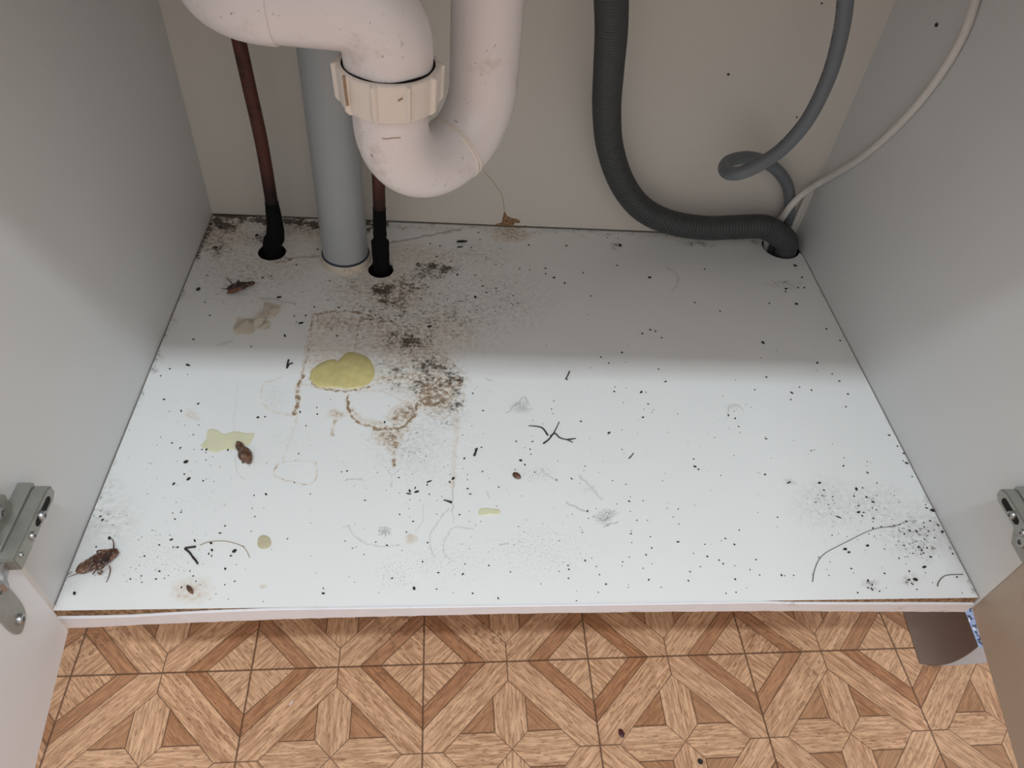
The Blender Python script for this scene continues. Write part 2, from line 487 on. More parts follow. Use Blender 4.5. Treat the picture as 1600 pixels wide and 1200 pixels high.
def paint_base(P):
    """stain masks on the panel's own surface"""
    u, v = pixels_of(P)
    N = len(u)
    brown = np.zeros(N); dark = np.zeros(N); grey = np.zeros(N); line = np.zeros(N)
    wu = u + (fbm(u / 26, v / 20, 3) - 0.5) * 26
    wv = v + (fbm(u / 26, v / 20, 9) - 0.5) * 20
    fu = u + (fbm(u / 7, v / 6, 5) - 0.5) * 7
    fv = v + (fbm(u / 7, v / 6, 6) - 0.5) * 6
    def blob(mask, c, rx, ry, amp, rot=0, warp=True, power=1.0):
        a, b = (wu, wv) if warp else (u, v)
        ca, sa = math.cos(rot), math.sin(rot)
        x = a - c[0]; y = b - c[1]
        q = ((x * ca + y * sa) / rx) ** 2 + ((-x * sa + y * ca) / ry) ** 2
        np.maximum(mask, amp * np.clip(1 - q, 0, 1) ** power, out=mask)
    def seg(mask, pts, w, amp, warp='f'):
        a, b = {'f': (fu, fv), 'w': (wu, wv), 'n': (u, v)}[warp]
        pts = catmull([(p[0], p[1]) for p in pts], 6) if len(pts) > 2 else np.array(pts, float)
        d = np.full(N, 1e9)
        x0, y0 = pts.min(0) - 40; x1, y1 = pts.max(0) + 40
        sel = np.where((u > x0) & (u < x1) & (v > y0) & (v < y1))[0]
        if len(sel) == 0: return
        a = a[sel]; b = b[sel]; ds = np.full(len(sel), 1e9)
        for (xa, ya), (xb, yb) in zip(pts[:-1], pts[1:]):
            dx, dy = xb - xa, yb - ya; L = dx * dx + dy * dy + 1e-9
            t = np.clip(((a - xa) * dx + (b - ya) * dy) / L, 0, 1)
            ds = np.minimum(ds, np.hypot(a - xa - t * dx, b - ya - t * dy))
        val = amp * np.clip(1.4 - ds / (w * (0.78 if mask is brown else 1.0)), 0, 1)
        if mask is brown: val = val * np.clip(0.2 + 1.5 * fbm(a / 8, b / 8, 21, 3), 0, 1.25)
        mask[sel] = np.maximum(mask[sel], val)
    def poly(mask, pts, amp, soft=6, edge=0.0, warp='f'):
        a, b = {'f': (fu, fv), 'w': (wu, wv)}[warp]
        pts = np.array(pts, float)
        x0, y0 = pts.min(0) - 30; x1, y1 = pts.max(0) + 30
        sel = np.where((u > x0) & (u < x1) & (v > y0) & (v < y1))[0]
        a = a[sel]; b = b[sel]
        ins = np.zeros(len(sel), bool); ds = np.full(len(sel), 1e9)
        for i in range(len(pts)):
            xa, ya = pts[i]; xb, yb = pts[(i + 1) % len(pts)]
            c = ((ya > b) != (yb > b)) & (a < (xb - xa) * (b - ya) / (yb - ya + 1e-12) + xa)
            ins ^= c
            dx, dy = xb - xa, yb - ya; L = dx * dx + dy * dy + 1e-9
            t = np.clip(((a - xa) * dx + (b - ya) * dy) / L, 0, 1)
            ds = np.minimum(ds, np.hypot(a - xa - t * dx, b - ya - t * dy))
        val = np.where(ins, amp * np.clip(ds / soft, 0.25, 1), 0)
        val = np.maximum(val, edge * np.clip(1.3 - ds / 2.0, 0, 1))
        mask[sel] = np.maximum(mask[sel], val)
    # --- dark grime by the pipes
    blob(dark, (600, 455), 34, 16, 0.80, 0.1); blob(dark, (612, 470), 40, 12, 0.74)
    blob(dark, (590, 425), 26, 10, 0.95)
    blob(dark, (680, 424), 60, 26, 0.60, -0.1); blob(dark, (668, 416), 22, 8, 0.85); blob(dark, (695, 418), 20, 9, 0.8)
    blob(dark, (640, 448), 75, 44, 0.52); blob(dark, (640, 530), 62, 34, 0.62, 0.1); blob(dark, (630, 538), 26, 12, 0.78)
    blob(dark, (675, 575), 60, 34, 0.62, 0.2); blob(dark, (700, 595), 40, 24, 0.6); blob(dark, (712, 626), 18, 34, 0.62)
    blob(dark, (620, 575), 55, 22, 0.5); blob(dark, (690, 640), 50, 44, 0.42); blob(dark, (640, 690), 70, 60, 0.36)
    blob(dark, (655, 600), 80, 24, 0.5); blob(dark, (710, 590), 26, 26, 0.66); blob(dark, (620, 490), 150, 100, 0.46); blob(dark, (700, 490), 150, 80, 0.42); blob(dark, (780, 470), 110, 70, 0.36); blob(dark, (540, 500), 100, 60, 0.36)
    blob(dark, (730, 400), 110, 30, 0.36); blob(dark, (560, 450), 90, 50, 0.40)
    # --- dirt along the back joint and the left back corner
    seg(dark, [(330, 338), (420, 344), (500, 350), (600, 352)], 9, 0.72, 'w')
    seg(dark, [(336, 338), (318, 362), (300, 400)], 14, 0.66, 'w')
    blob(dark, (345, 350), 36, 18, 0.78); blob(dark, (340, 385), 46, 34, 0.50); blob(dark, (470, 355), 60, 20, 0.58)
    blob(dark, (405, 372), 45, 22, 0.52); blob(dark, (390, 430), 130, 70, 0.34)
    seg(dark, [(600, 352), (760, 358), (1000, 366), (1180, 374)], 4, 0.38, 'w')
    bj = pixels_of(np.array([[x, D, 0.0] for x in np.linspace(-W2, W2, 12)])); seg(line, list(zip(bj[0], bj[1])), 2.0, 1.2, 'n')  # thin even dark line drawn along the back joint
    blob(dark, (426, 392), 26, 17, 1.2, 0, False); blob(dark, (595, 420), 26, 15, 1.25, 0, False)
    blob(dark, (1095, 383), 40, 8, 0.5); blob(dark, (1225, 445), 40, 10, 0.42); blob(dark, (965, 385), 14, 6, 0.55)
    # --- along the left side joint
    seg(dark, [(300, 400), (250, 545), (180, 700), (85, 945)], 6, 0.42, 'w')
    seg(dark, [(1262, 400), (1345, 560), (1440, 745), (1525, 925)], 5, 0.40, 'w'); blob(dark, (1522, 922), 12, 14, 0.75)
    blob(dark, (170, 810), 60, 50, 0.34); blob(dark, (165, 770), 40, 40, 0.34)
    # --- speckled patches front right
    blob(dark, (1360, 790), 70, 40, 0.36); blob(dark, (1430, 830), 70, 50, 0.41); blob(dark, (1445, 855), 40, 26, 0.46)
    blob(dark, (1423, 906), 22, 14, 0.52); blob(dark, (1360, 915), 20, 12, 0.45); blob(dark, (1290, 785), 60, 45, 0.34)
    blob(dark, (1234, 755), 14, 6, 0.5)
    blob(grey, (1440, 800), 110, 120, 0.22); blob(grey, (1300, 810), 110, 90, 0.2)
    # --- brown water stains
    poly(brown, [(490, 488), (560, 486), (604, 500), (660, 530), (728, 585), (722, 640), (690, 655), (650, 640), (600, 610), (560, 612), (470, 600), (478, 540)], 0.17, 12, 0.24)
    seg(brown, [(488, 492), (482, 545), (470, 590)], 2.4, 0.45)
    seg(brown, [(474, 588), (464, 610), (466, 630), (460, 645)], 4.5, 0.72)
    seg(brown, [(490, 491), (520, 487), (560, 488), (590, 498)], 2.6, 0.55)
    seg(brown, [(497, 495), (505, 530), (480, 545)], 5, 0.30)
    seg(brown, [(555, 495), (560, 520), (552, 545)], 3, 0.4)
    seg(brown, [(543, 618), (544, 640), (556, 658), (585, 668), (610, 671), (632, 664), (648, 648), (652, 628)], 3.2, 0.80)
    seg(brown, [(548, 612), (560, 600), (590, 592), (640, 596)], 2.0, 0.40)
    seg(brown, [(550, 640), (565, 655), (595, 662)], 5, 0.34)
    seg(brown, [(484, 590), (490, 601), (508, 608), (540, 611), (565, 608), (582, 600)], 2.4, 0.6)
    poly(brown, [(586, 582), (655, 580), (716, 590), (712, 640), (680, 645), (650, 600), (590, 598)], 0.52, 9, 0.30)
    poly(brown, [(655, 600), (690, 596), (705, 615), (690, 640), (660, 640), (648, 622)], 0.62, 7, 0.3)
    poly(brown, [(612, 640), (640, 622), (652, 632), (640, 660), (612, 664), (604, 652)], 0.5, 7, 0.3)
    poly(brown, [(560, 500), (640, 505), (700, 545), (720, 590), (600, 580), (590, 550)], 0.30, 10, 0.1)
    poly(brown, [(484, 548), (540, 546), (560, 552), (500, 572), (484, 580)], 0.26, 6, 0.3)
    poly(brown, [(490, 490), (520, 486), (600, 492), (640, 520), (560, 520), (505, 520), (488, 545)], 0.34, 10, 0.2)
    poly(brown, [(580, 665), (640, 668), (622, 690), (612, 705), (596, 692)], 0.42, 6, 0.35)
    blob(brown, (632, 648), 26, 16, 0.62, -0.4); blob(brown, (668, 625), 26, 18, 0.78); blob(brown, (655, 628), 12, 14, 0.75)
    blob(brown, (690, 600), 26, 18, 0.55); blob(brown, (712, 595), 14, 16, 0.62); blob(brown, (660, 590), 50, 18, 0.38)
    blob(brown, (606, 684), 28, 12, 0.55); seg(brown, [(612, 682), (616, 700), (615, 728)], 3.6, 0.55); blob(brown, (615, 696), 7, 12, 0.7)
    seg(brown, [(712, 640), (712, 690), (706, 760)], 5, 0.22); seg(brown, [(524, 655), (520, 680)], 3.5, 0.45)
    blob(brown, (530, 648), 16, 8, 0.4)
    blob(brown, (618, 460), 60, 34, 0.38); blob(brown, (680, 520), 80, 50, 0.22)
    seg(brown, [(424, 412), (440, 409), (455, 404)], 3.5, 0.5)
    # rings and outlines left by drips
    seg(brown, [(434, 725), (428, 742), (450, 752), (480, 756), (494, 748), (495, 722)], 1.6, 0.42)
    seg(brown, [(470, 600), (462, 660), (440, 722)], 1.6, 0.22); seg(brown, [(440, 722), (470, 720), (495, 722)], 1.4, 0.2)
    seg(brown, [(408, 620), (412, 600), (440, 590)], 1.6, 0.22); seg(brown, [(412, 632), (430, 645), (458, 648)], 3, 0.22)
    blob(brown, (300, 922), 40, 24, 0.32); blob(brown, (290, 935), 14, 14, 0.34); seg(brown, [(310, 933), (328, 936)], 1.6, 0.4)
    blob(brown, (643, 842), 12, 12, 0.42); blob(brown, (412, 917), 9, 6, 0.26); blob(brown, (302, 650), 10, 8, 0.25)
    blob(brown, (345, 362), 70, 34, 0.42); blob(brown, (480, 362), 100, 26, 0.30); blob(brown, (797, 368), 40, 12, 0.42)
    blob(brown, (640, 400), 80, 26, 0.26); blob(brown, (420, 400), 130, 60, 0.16); blob(brown, (600, 445), 100, 60, 0.24)
    # --- grey scuffs and hairline marks
    for c, rx, ry, am in (((810, 637), 26, 16, .55), ((600, 830), 16, 10, .62), ((945, 806), 26, 14, .55), ((925, 765), 22, 12, .34), ((430, 625), 40, 40, .30),
                          ((330, 790), 150, 80, .18), ((250, 870), 120, 60, .26), ((700, 880), 130, 60, .28), ((850, 860), 140, 70, .29), ((620, 900), 60, 40, .3), ((640, 730), 170, 90, .22),
                          ((1146, 640), 18, 12, .35), ((450, 690), 80, 40, .24), ((1190, 900), 200, 40, .16), ((700, 690), 200, 120, .2), ((840, 740), 40, 26, .34)):
        blob(grey, c, rx, ry, am)
    seg(line, [(792, 645), (808, 632), (820, 620), (826, 632)], 1.2, 0.45)
    seg(line, [(885, 785), (905, 795), (918, 800)], 1.2, 0.7); seg(line, [(926, 806), (942, 812), (950, 808)], 1.6, 0.6); seg(line, [(943, 822), (965, 815)], 1.2, 0.6)
    seg(line, [(905, 745), (920, 757), (940, 780)], 1.6, 0.35)
    seg(line, [(536, 824), (545, 822), (550, 833), (570, 848), (595, 854), (625, 851)], 1.0, 0.42)
    seg(line, [(660, 790), (660, 815), (650, 830)], 1.0, 0.32); seg(line, [(702, 794), (685, 815), (672, 836), (672, 850), (679, 872)], 1.0, 0.45)
    seg(line, [(738, 826), (707, 825), (694, 848), (695, 866), (706, 876)], 1.0, 0.38); seg(line, [(708, 745), (708, 800)], 1.0, 0.6); seg(line, [(708, 800), (708, 818)], 1.0, 0.3)
    seg(line, [(541, 750), (566, 748)], 0.9, 0.6); seg(line, [(612, 740), (612, 760)], 0.8, 0.35); seg(line, [(604, 736), (612, 742), (622, 734)], 0.9, 0.35)
    seg(line, [(782, 852), (794, 850)], 1.0, 0.6); seg(line, [(762, 767), (764, 778)], 1.0, 0.5); seg(line, [(758, 590), (768, 595)], 1.2, 0.5)
    seg(line, [(845, 735), (870, 752)], 1.2, 0.35); seg(line, [(600, 381), (640, 374), (690, 364), (720, 359)], 1.6, 0.7)
    seg(line, [(440, 403), (465, 402), (505, 399)], 1.6, 0.6); seg(line, [(1137, 650), (1140, 636), (1155, 634), (1162, 642)], 1.1, 0.35)
    seg(line, [(1042, 418), (1058, 430), (1058, 445), (1050, 455)], 1.6, 0.28); seg(line, [(340, 540), (365, 533)], 1.4, 0.35)
    seg(line, [(405, 465), (430, 468), (462, 475)], 1.2, 0.5); seg(line, [(372, 600), (366, 660), (362, 700)], 1.0, 0.14)
    seg(line, [(368, 715), (372, 740), (385, 750)], 1.0, 0.28)
    blob(grey, (535, 720), 26, 14, 0.28)
    return brown, dark, grey, line

def make_base():
    nx, ny = 960, 667
    xs = np.linspace(-W2 + 0.0014, W2 - 0.0014, nx); ys = np.linspace(0.0, D - 0.0001, ny)
    Xg, Yg = np.meshgrid(xs, ys)
    yf = -0.0006 + 0.0042 * Xg / W2
    Yg = yf + (D - yf) * (Yg / D)
    V = np.stack([Xg.ravel(), Yg.ravel(), np.zeros(nx * ny)], 1)
    idx = np.arange(nx * ny).reshape(ny, nx)
    Fq = np.stack([idx[:-1, :-1].ravel(), idx[:-1, 1:].ravel(), idx[1:, 1:].ravel(), idx[1:, :-1].ravel()], 1)
    # real openings in the board: drop the inner faces, pull the rim onto the circle
    keep = np.ones(len(Fq), bool)
    inside = np.zeros(len(V), bool)
    for hx, hy, hr in HOLES:
        dd = np.hypot(V[:, 0] - hx, V[:, 1] - hy)
        inside |= dd < hr
    keep &= ~inside[Fq].any(1)
    Fq = Fq[keep]
    used = np.zeros(len(V), bool); used[Fq.ravel()] = True
    rim_walls = []
    edges = {}
    for hx, hy, hr in HOLES:
        near = (np.hypot(V[:, 0] - hx, V[:, 1] - hy) < hr + 0.004)
        cand = Fq[near[Fq].any(1)]
        cnt = {}
        for f in cand:
            for a, b in zip(f, np.roll(f, -1)):
                k = (min(a, b), max(a, b)); cnt[k] = cnt.get(k, 0) + 1
        for (a, b), c in cnt.items():
            if c == 1 and near[a] and near[b]:
                rim_walls.append((a, b))
                for q in (a, b):
                    dv = V[q, :2] - (hx, hy); dv /= np.linalg.norm(dv)
                    edges[q] = np.array([hx, hy]) + dv * hr
    onb = [(a, b) for a, b in rim_walls if a in edges and b in edges]
    for q, xy in edges.items():
        if V[q, 1] < D - 0.002: V[q, :2] = (xy[0], min(xy[1], D - 0.001))
    br, dk, gr, ln = paint_base(V)
    TH = -0.0195
    verts = V.tolist(); faces = [tuple(f) for f in Fq.tolist()]
    mats = [0] * len(faces)
    extra = {}
    def low(q, z=TH):
        k = (q, z)
        if k not in extra:
            extra[k] = len(verts); verts.append([verts[q][0], verts[q][1], z])
        return extra[k]
    for a, b in onb:
        faces.append((int(a), int(b), low(int(b)), low(int(a)))); mats.append(2)
    # chipboard front face, and underside as a rim of four sides
    for i in range(nx - 1):
        a, b = int(idx[0, i]), int(idx[0, i + 1])
        faces.append((a, low(a), low(b), b)); mats.append(1)
    for j in range(ny - 1):
        for i in (0, nx - 1):
            a, b = int(idx[j, i]), int(idx[j + 1, i])
            faces.append((a, b, low(b), low(a))); mats.append(1)
    me = bpy.data.meshes.new('base_panel')
    loc = Vector((0, D / 2, 0))
    vv = np.array(verts) - np.array(loc)
    me.from_pydata(vv.tolist(), [], faces)
    me.materials.append(M['base']); me.materials.append(M['chip']); me.materials.append(M['rubber'])
    me.polygons.foreach_set('material_index', mats)
    n0 = len(V)
    for name, arr in (('brown', br), ('dark', dk), ('grey', gr), ('line', ln)):
        at = me.attributes.new(name, 'FLOAT', 'POINT')
        full = np.zeros(len(verts), np.float32); full[:n0] = arr
        at.data.foreach_set('value', full)
    me.update()
    o = bpy.data.objects.new('base_panel', me); COL.objects.link(o)
    o.parent = cabinet; o.location = loc - root_loc(cabinet)
    o['label'] = 'white laminate base panel with brown stains and grime'
    return o
base = make_base()

# front edging strip: a band glued on the board's front, torn away at its top near both ends
def strip():
    top = [(88, 966), (150, 965), (205, 963.5), (262, 960), (330, 956.5), (420, 953), (560, 949.5), (800, 945.5), (1000, 942), (1120, 940.5), (1160, 940), (1190, 941.5), (1230, 943), (1320, 943.5), (1420, 943.5), (1524, 944)]
    bot = [(100, 981), (140, 980), (220, 976), (320, 972), (430, 967.5), (560, 964), (800, 958.5), (1000, 956), (1120, 955), (1175, 954.5), (1215, 954.5), (1300, 955), (1420, 955.5), (1520, 956)]
    hit = lambda a, b: list(on_y(a, b, front_y(on_y(a, b, 0).x) - 0.0022))
    tp = np.array([hit(*q) for q in top]); bp = np.array([hit(*q) for q in bot])
    xs = np.linspace(-W2 + 0.002, W2 - 0.002, 120)
    zt = np.minimum(np.interp(xs, tp[:, 0], tp[:, 2]), 0.0004); zb = np.interp(xs, bp[:, 0], bp[:, 2])
    bm = bmesh.new(); rows = []
    for x, a, b in zip(xs, zt, zb):
        b += (vnoise(np.array([x * 260.0]), np.array([1.0]), 4)[0] - 0.5) * 0.0012
        rows.append([bm.verts.new(q) for q in ((x, front_y(x) - 0.0002, a), (x, front_y(x) - 0.0018, a), (x, front_y(x) - 0.0024, a - 0.0006), (x, front_y(x) - 0.0024, b), (x, front_y(x) - 0.0002, b))])
    for r0, r1 in zip(rows[:-1], rows[1:]):
        for k in range(5):
            bm.faces.new((r0[k], r1[k], r1[(k + 1) % 5], r0[(k + 1) % 5]))
    bm.faces.new(rows[0]); bm.faces.new(rows[-1][::-1])
    return bm
o = build('edging_strip', strip(), M['edge'], base, smooth=False)
o['label'] = 'white edging strip, torn from the chipboard at both ends'

T = 0.016
back = build('back_panel', box((-W2 - T, D, 0.0012), (W2 + T, D + 0.004, 0.72)), M['back'], cabinet, False)
bl = back
for sx, nm in ((-1, 'left'), (1, 'right')):
    lo = (sx * W2, 0.0006 if sx < 0 else 0.002, -0.0196); hi = (sx * (W2 + T), D + 0.004, 0.72)
    build('side_panel', box((min(lo[0], hi[0]), lo[1], lo[2]), (max(lo[0], hi[0]), hi[1], hi[2]), 0.0006), M['panel'], cabinet, False)
build('front_rail', box((-W2, -0.002, 0.64), (W2, 0.016, 0.72)), M['panel'], cabinet, False)
bm = box((-W2 - T, 0.160, FLOOR_Z), (W2 + T, 0.176, -0.0197))
for sx in (-1, 1):  # unseen side returns, added to keep light out from under the base
    a, b = sorted((sx * W2, sx * (W2 + T))); add_box(bm, (a, 0.176, FLOOR_Z), (b, D + 0.004, -0.0197))
build('kickboard', bm, M['edge'], cabinet, False)

# broken corner of the back panel: bare brown board, and the crack above it
def flat_patch(pts, y, t=0.0008):
    P = [on_y(a, b, y) for a, b in pts]
    bm = bmesh.new(); add_prism(bm, [(p.x, max(p.z, 0.0006)) for p in P], y - t, y - 0.00005, 'y'); return bm
o = build('broken_patch', flat_patch([(774, 362), (775, 350), (784, 348), (787, 333), (789, 331), (792, 337), (800, 341), (808, 342), (813, 346), (811, 348), (804, 348), (802, 352), (806, 357), (808, 362)], D), M['chip'], bl, False)
o['label'] = 'torn brown patch of bare board'
o = build('broken_patch', flat_patch([(817, 363), (818, 356), (820.5, 352), (823, 357), (824, 363)], D), M['chip'], bl, False)
o['label'] = 'small brown chip beside the larger torn patch'
pts = [on_y(a, b, D - 0.0002) for a, b in [(757, 268), (766, 279), (777, 293), (784, 304), (787, 318), (788.5, 333)]]
build('crack', tube_bm(catmull(pts, 5), 0.0005, 6), M['glue_tan'], bl)

# worktop over the cabinet (its front edge throws the shadow line across the base)
wt = build('worktop', box((-0.75, -0.030, 0.72), (0.75, 0.66, 0.755), 0.002), M['worktop'], None, False, (0, 0.3, 0.72))
tag(wt, 'grey kitchen worktop lying on top of the sink cabinet', 'worktop')

# ------------------------------------------------------------------ doors, opened outward
def door(sx, corner, foot, mat, label):
    """corner: hinge-side bottom of the inner face; foot: another point along the bottom edge"""
    c = Vector((corner[0], corner[1], 0)); f = Vector((foot[0], foot[1], 0))
    d = (f - c).normalized(); out = Vector((sx * -d.y if sx > 0 else d.y, 0, 0))
    n = Vector((-d.y, d.x, 0))
    if n.x * sx < 0: n = -n
    L, th, z0, z1 = 0.43, 0.017, corner[2], 0.70
    bm = bmesh.new()
    q = [c, c + d * L, c + d * L + n * th, c + n * th]
    A = [bm.verts.new((p.x, p.y, z0)) for p in q]; B = [bm.verts.new((p.x, p.y, z1)) for p in q]
    for i in range(4): bm.faces.new((A[i], A[(i + 1) % 4], B[(i + 1) % 4], B[i]))
    bm.faces.new(A[::-1]); bm.faces.new(B)
    bmesh.ops.bevel(bm, geom=bm.edges[:], offset=0.0006, segments=2, affect='EDGES')
    o = build('door', bm, mat, cabinet, False)
    o['label'] = label
    return o, c, d, n
cl = on_z(107, 985, -0.020); fl = on_z(55, 1200, -0.020)
cr = on_z(1518, 951, -0.020); fr = on_z(1590, 1200, -0.020)
doorL, cL, dL, nL = door(-1, cl, fl, M['door'], 'white cabinet door on the left, swung open')
doorR, cR, dR, nR = door(1, cr, fr, M['shaded_door'], 'cabinet door on the right, its shade put into the colour, swung open')

# ------------------------------------------------------------------ hinges
def add_screw(bm, c, axis, r, out):
    """pan head with a cross slot, facing 'out' along the axis"""
    s = 1 if out > 0 else -1
    prof = [(r, 0), (r, s * r * 0.35), (r * 0.82, s * r * 0.62), (r * 0.42, s * r * 0.74), (r * 0.40, s * r * 0.35), (0.0002, s * r * 0.30)]
    add_lathe(bm, prof, c, axis, 20)

def hinge(sx, y0, z0, doorobj, c, d, n, label):
    """arm fixed to the side panel, link, and cup plate on the door; sx: -1 left, 1 right"""
    X = lambda h: sx * (W2 - h)
    root_bm = bmesh.new()
    # mounting plate: flat wing on the panel
    wing = [(y0 + 0.008, z0 + 0.000), (y0 + 0.040, z0 + 0.000), (y0 + 0.043, z0 + 0.018), (y0 + 0.034, z0 + 0.030), (y0 + 0.014, z0 + 0.030), (y0 + 0.006, z0 + 0.018)]
    lo, hi = sorted((X(0.0), X(0.006)))
    add_prism(root_bm, wing, lo, hi, 'x')
    wing2 = [(a, z0 - 0.014 - (b - z0)) for a, b in wing]
    add_prism(root_bm, wing2, lo, hi, 'x')
    lo, hi = sorted((X(0.0), X(0.012)))
    add_box(root_bm, (lo, y0 + 0.004, z0 - 0.016), (hi, y0 + 0.066, z0 + 0.002), 0.0010)
    h = build('hinge', root_bm, M['metal'], cabinet, True)
    h['label'] = label
    # the arm riding on the plate
    bm = bmesh.new()
    lo, hi = sorted((X(0.0122), X(0.0245)))
    prof = [(y0 - 0.004, z0 - 0.0135), (y0 + 0.060, z0 - 0.0135), (y0 + 0.066, z0 - 0.010), (y0 + 0.066, z0 - 0.002), (y0 + 0.060, z0 + 0.001), (y0 - 0.004, z0 + 0.001)]
    add_prism(bm, prof, lo, hi, 'x')
    bmesh.ops.bevel(bm, geom=bm.edges[:], offset=0.0012, segments=2, affect='EDGES')
    build('hinge_arm', bm, M['metal'], h)
    # dark slot and its screws on the arm's face
    xs = X(0.0246)
    bm = bmesh.new()
    lo, hi = sorted((X(0.0240), X(0.0249)))
    sl = [(y0 + 0.034 + 0.0035 * math.cos(a), z0 - 0.006 + 0.0032 * math.sin(a)) for a in np.linspace(math.pi / 2, 3 * math.pi / 2, 9)] + \
         [(y0 + 0.054 + 0.0035 * math.cos(a), z0 - 0.006 + 0.0032 * math.sin(a)) for a in np.linspace(-math.pi / 2, math.pi / 2, 9)]
    add_prism(bm, sl, lo, hi, 'x')
    build('slot', bm, M['black'], h, False)
    def screw(yy, zz, r, x):
        bm = bmesh.new(); add_screw(bm, (x, yy, zz), 'x', r, -sx); build('screw', bm, M['metal2'], h)
    screw(y0 + 0.040, z0 - 0.006, 0.0042, X(0.0247))
    screw(y0 + 0.022, z0 - 0.0065, 0.0034, X(0.0243))
    screw(y0 + 0.004, z0 - 0.004, 0.0024, X(0.0243))
    screw(y0 + 0.027, z0 + 0.017, 0.0058, X(0.0062))
    screw(y0 + 0.027, z0 - 0.030, 0.0058, X(0.0062))
    # link: curved bright strap from the arm's nose down to the cup
    cupc = c + d * 0.034 - n * 0.0005
    cup = Vector((cupc.x, cupc.y, z0 - 0.008))
    p0 = Vector((X(0.016), y0 - 0.002, z0 - 0.006))
    p3 = cup - n * 0.001
    p1 = p0 + Vector((-sx * 0.001, -0.010, 0)); p2 = p3 - n * 0.004 + Vector((0, 0.006, 0))
    path = catmull([p0, p1, p2, p3], 6)
    bm = bmesh.new()
    prev = None
    for p, q in zip(path[:-1], path[1:]):
        pass
    rows = []
    for i, p in enumerate(path):
        a = path[max(i - 1, 0)]; b = path[min(i + 1, len(path) - 1)]
        t = Vector(b - a).normalized(); nn = Vector((t.y, -t.x, 0)).normalized() * 0.0012
        p = Vector(p)
        rows.append([bm.verts.new(p + nn + Vector((0, 0, 0.0048))), bm.verts.new(p - nn + Vector((0, 0, 0.0048))), bm.verts.new(p - nn - Vector((0, 0, 0.0048))), bm.verts.new(p + nn - Vector((0, 0, 0.0048)))])
    for r0, r1 in zip(rows[:-1], rows[1:]):
        for k in range(4): bm.faces.new((r0[k], r0[(k + 1) % 4], r1[(k + 1) % 4], r1[k]))
    bm.faces.new(rows[0][::-1]); bm.faces.new(rows[-1])
    build('hinge_link', bm, M['metal2'], h)
    # cup plate on the door: rounded tab with a screw
    bm = bmesh.new()
    def D3(a, z, k): return Vector((c.x, c.y, 0)) + d * a - n * k + Vector((0, 0, z))
    out = []
    aC, zC = 0.034, z0 - 0.029
    for aa in np.linspace(0, 2 * math.pi, 40, endpoint=False):
        ra, rz = 0.0125, 0.031
        ca, sa = math.cos(aa), math.sin(aa)
        pw = 2 / 3.2
        out.append((aC + ra * math.copysign(abs(ca) ** pw, ca), zC + rz * math.copysign(abs(sa) ** pw, sa)))
    A = [bm.verts.new(D3(a, z, 0.0)) for a, z in out]; B = [bm.verts.new(D3(a, z, 0.0022)) for a, z in out]
    for i in range(len(out)):
        j = (i + 1) % len(out); bm.faces.new((A[i], A[j], B[j], B[i]))
    bm.faces.new(A[::-1]); bm.faces.new(B)
    build('cup_plate', bm, M['metal'], h)
    for zz in (zC - 0.021, zC + 0.021):
        bm = bmesh.new()
        add_screw(bm, (0, 0, 0), 'z', 0.0045, 1)
        rot = (-n).to_track_quat('Z', 'Y').to_matrix().to_4x4()
        bm.transform(Matrix.Translation(D3(aC, zz, 0.0022)) @ rot)
        build('screw', bm, M['metal2'], h)
    return h
hinge(-1, -0.022, 0.121, doorL, cL, dL, nL, 'grey metal hinge on the left side panel')
hinge(1, -0.016, 0.121, doorR, cR, dR, nR, 'grey metal hinge on the right side panel')

# ------------------------------------------------------------------ sink trap
trap = empty('sink_trap', (-0.103, 0.25, 0.30), 'white plastic sink trap with ribbed union nut hanging above the base', 'pipe')
LEG = Vector((-0.141, 0.214, 0)); RIS = Vector((-0.0690, 0.286, 0))
Z0 = 0.3585; RP = 0.0285
mid = (LEG + RIS) / 2; half = (RIS - LEG).length / 2; du = (RIS - LEG).normalized()
def U(t): return mid + du * (-math.cos(t)) * half + Vector((0, 0, Z0 - math.sin(t) * half))
ts = 0.62 * math.pi
arcA = [U(t) for t in np.linspace(0, ts, 28)]
arcB = [U(t) for t in np.linspace(ts, math.pi, 20)]
o = build('trap_bend', tube_bm([LEG + Vector((0, 0, 0.40))] + [LEG + Vector((0, 0, z)) for z in (0.385, 0.365)] + arcA, RP, 48), M['pvc'], trap)
o = build('riser_pipe', tube_bm(arcB + [RIS + Vector((0, 0, z)) for z in (0.40, 0.50, 0.62, 0.70)], RP, 48), M['pvc'], trap)
# moulded seam: two raised beads round the bend
# (bend mouldings)
bm = bmesh.new()
for t in (ts - 0.035, ts + 0.035):
    ctr = U(t); tan = (U(t + 0.01) - U(t - 0.01)).normalized()
    e1 = tan.orthogonal().normalized(); e2 = tan.cross(e1)
    ring = [ctr + (e1 * math.cos(a) + e2 * math.sin(a)) * (RP + 0.0001) for a in np.linspace(0, 2 * math.pi, 56)]
    add_tube(bm, ring, 0.0009, 6, False)
build('seam_bead', bm, M['pvc_nut'], trap)
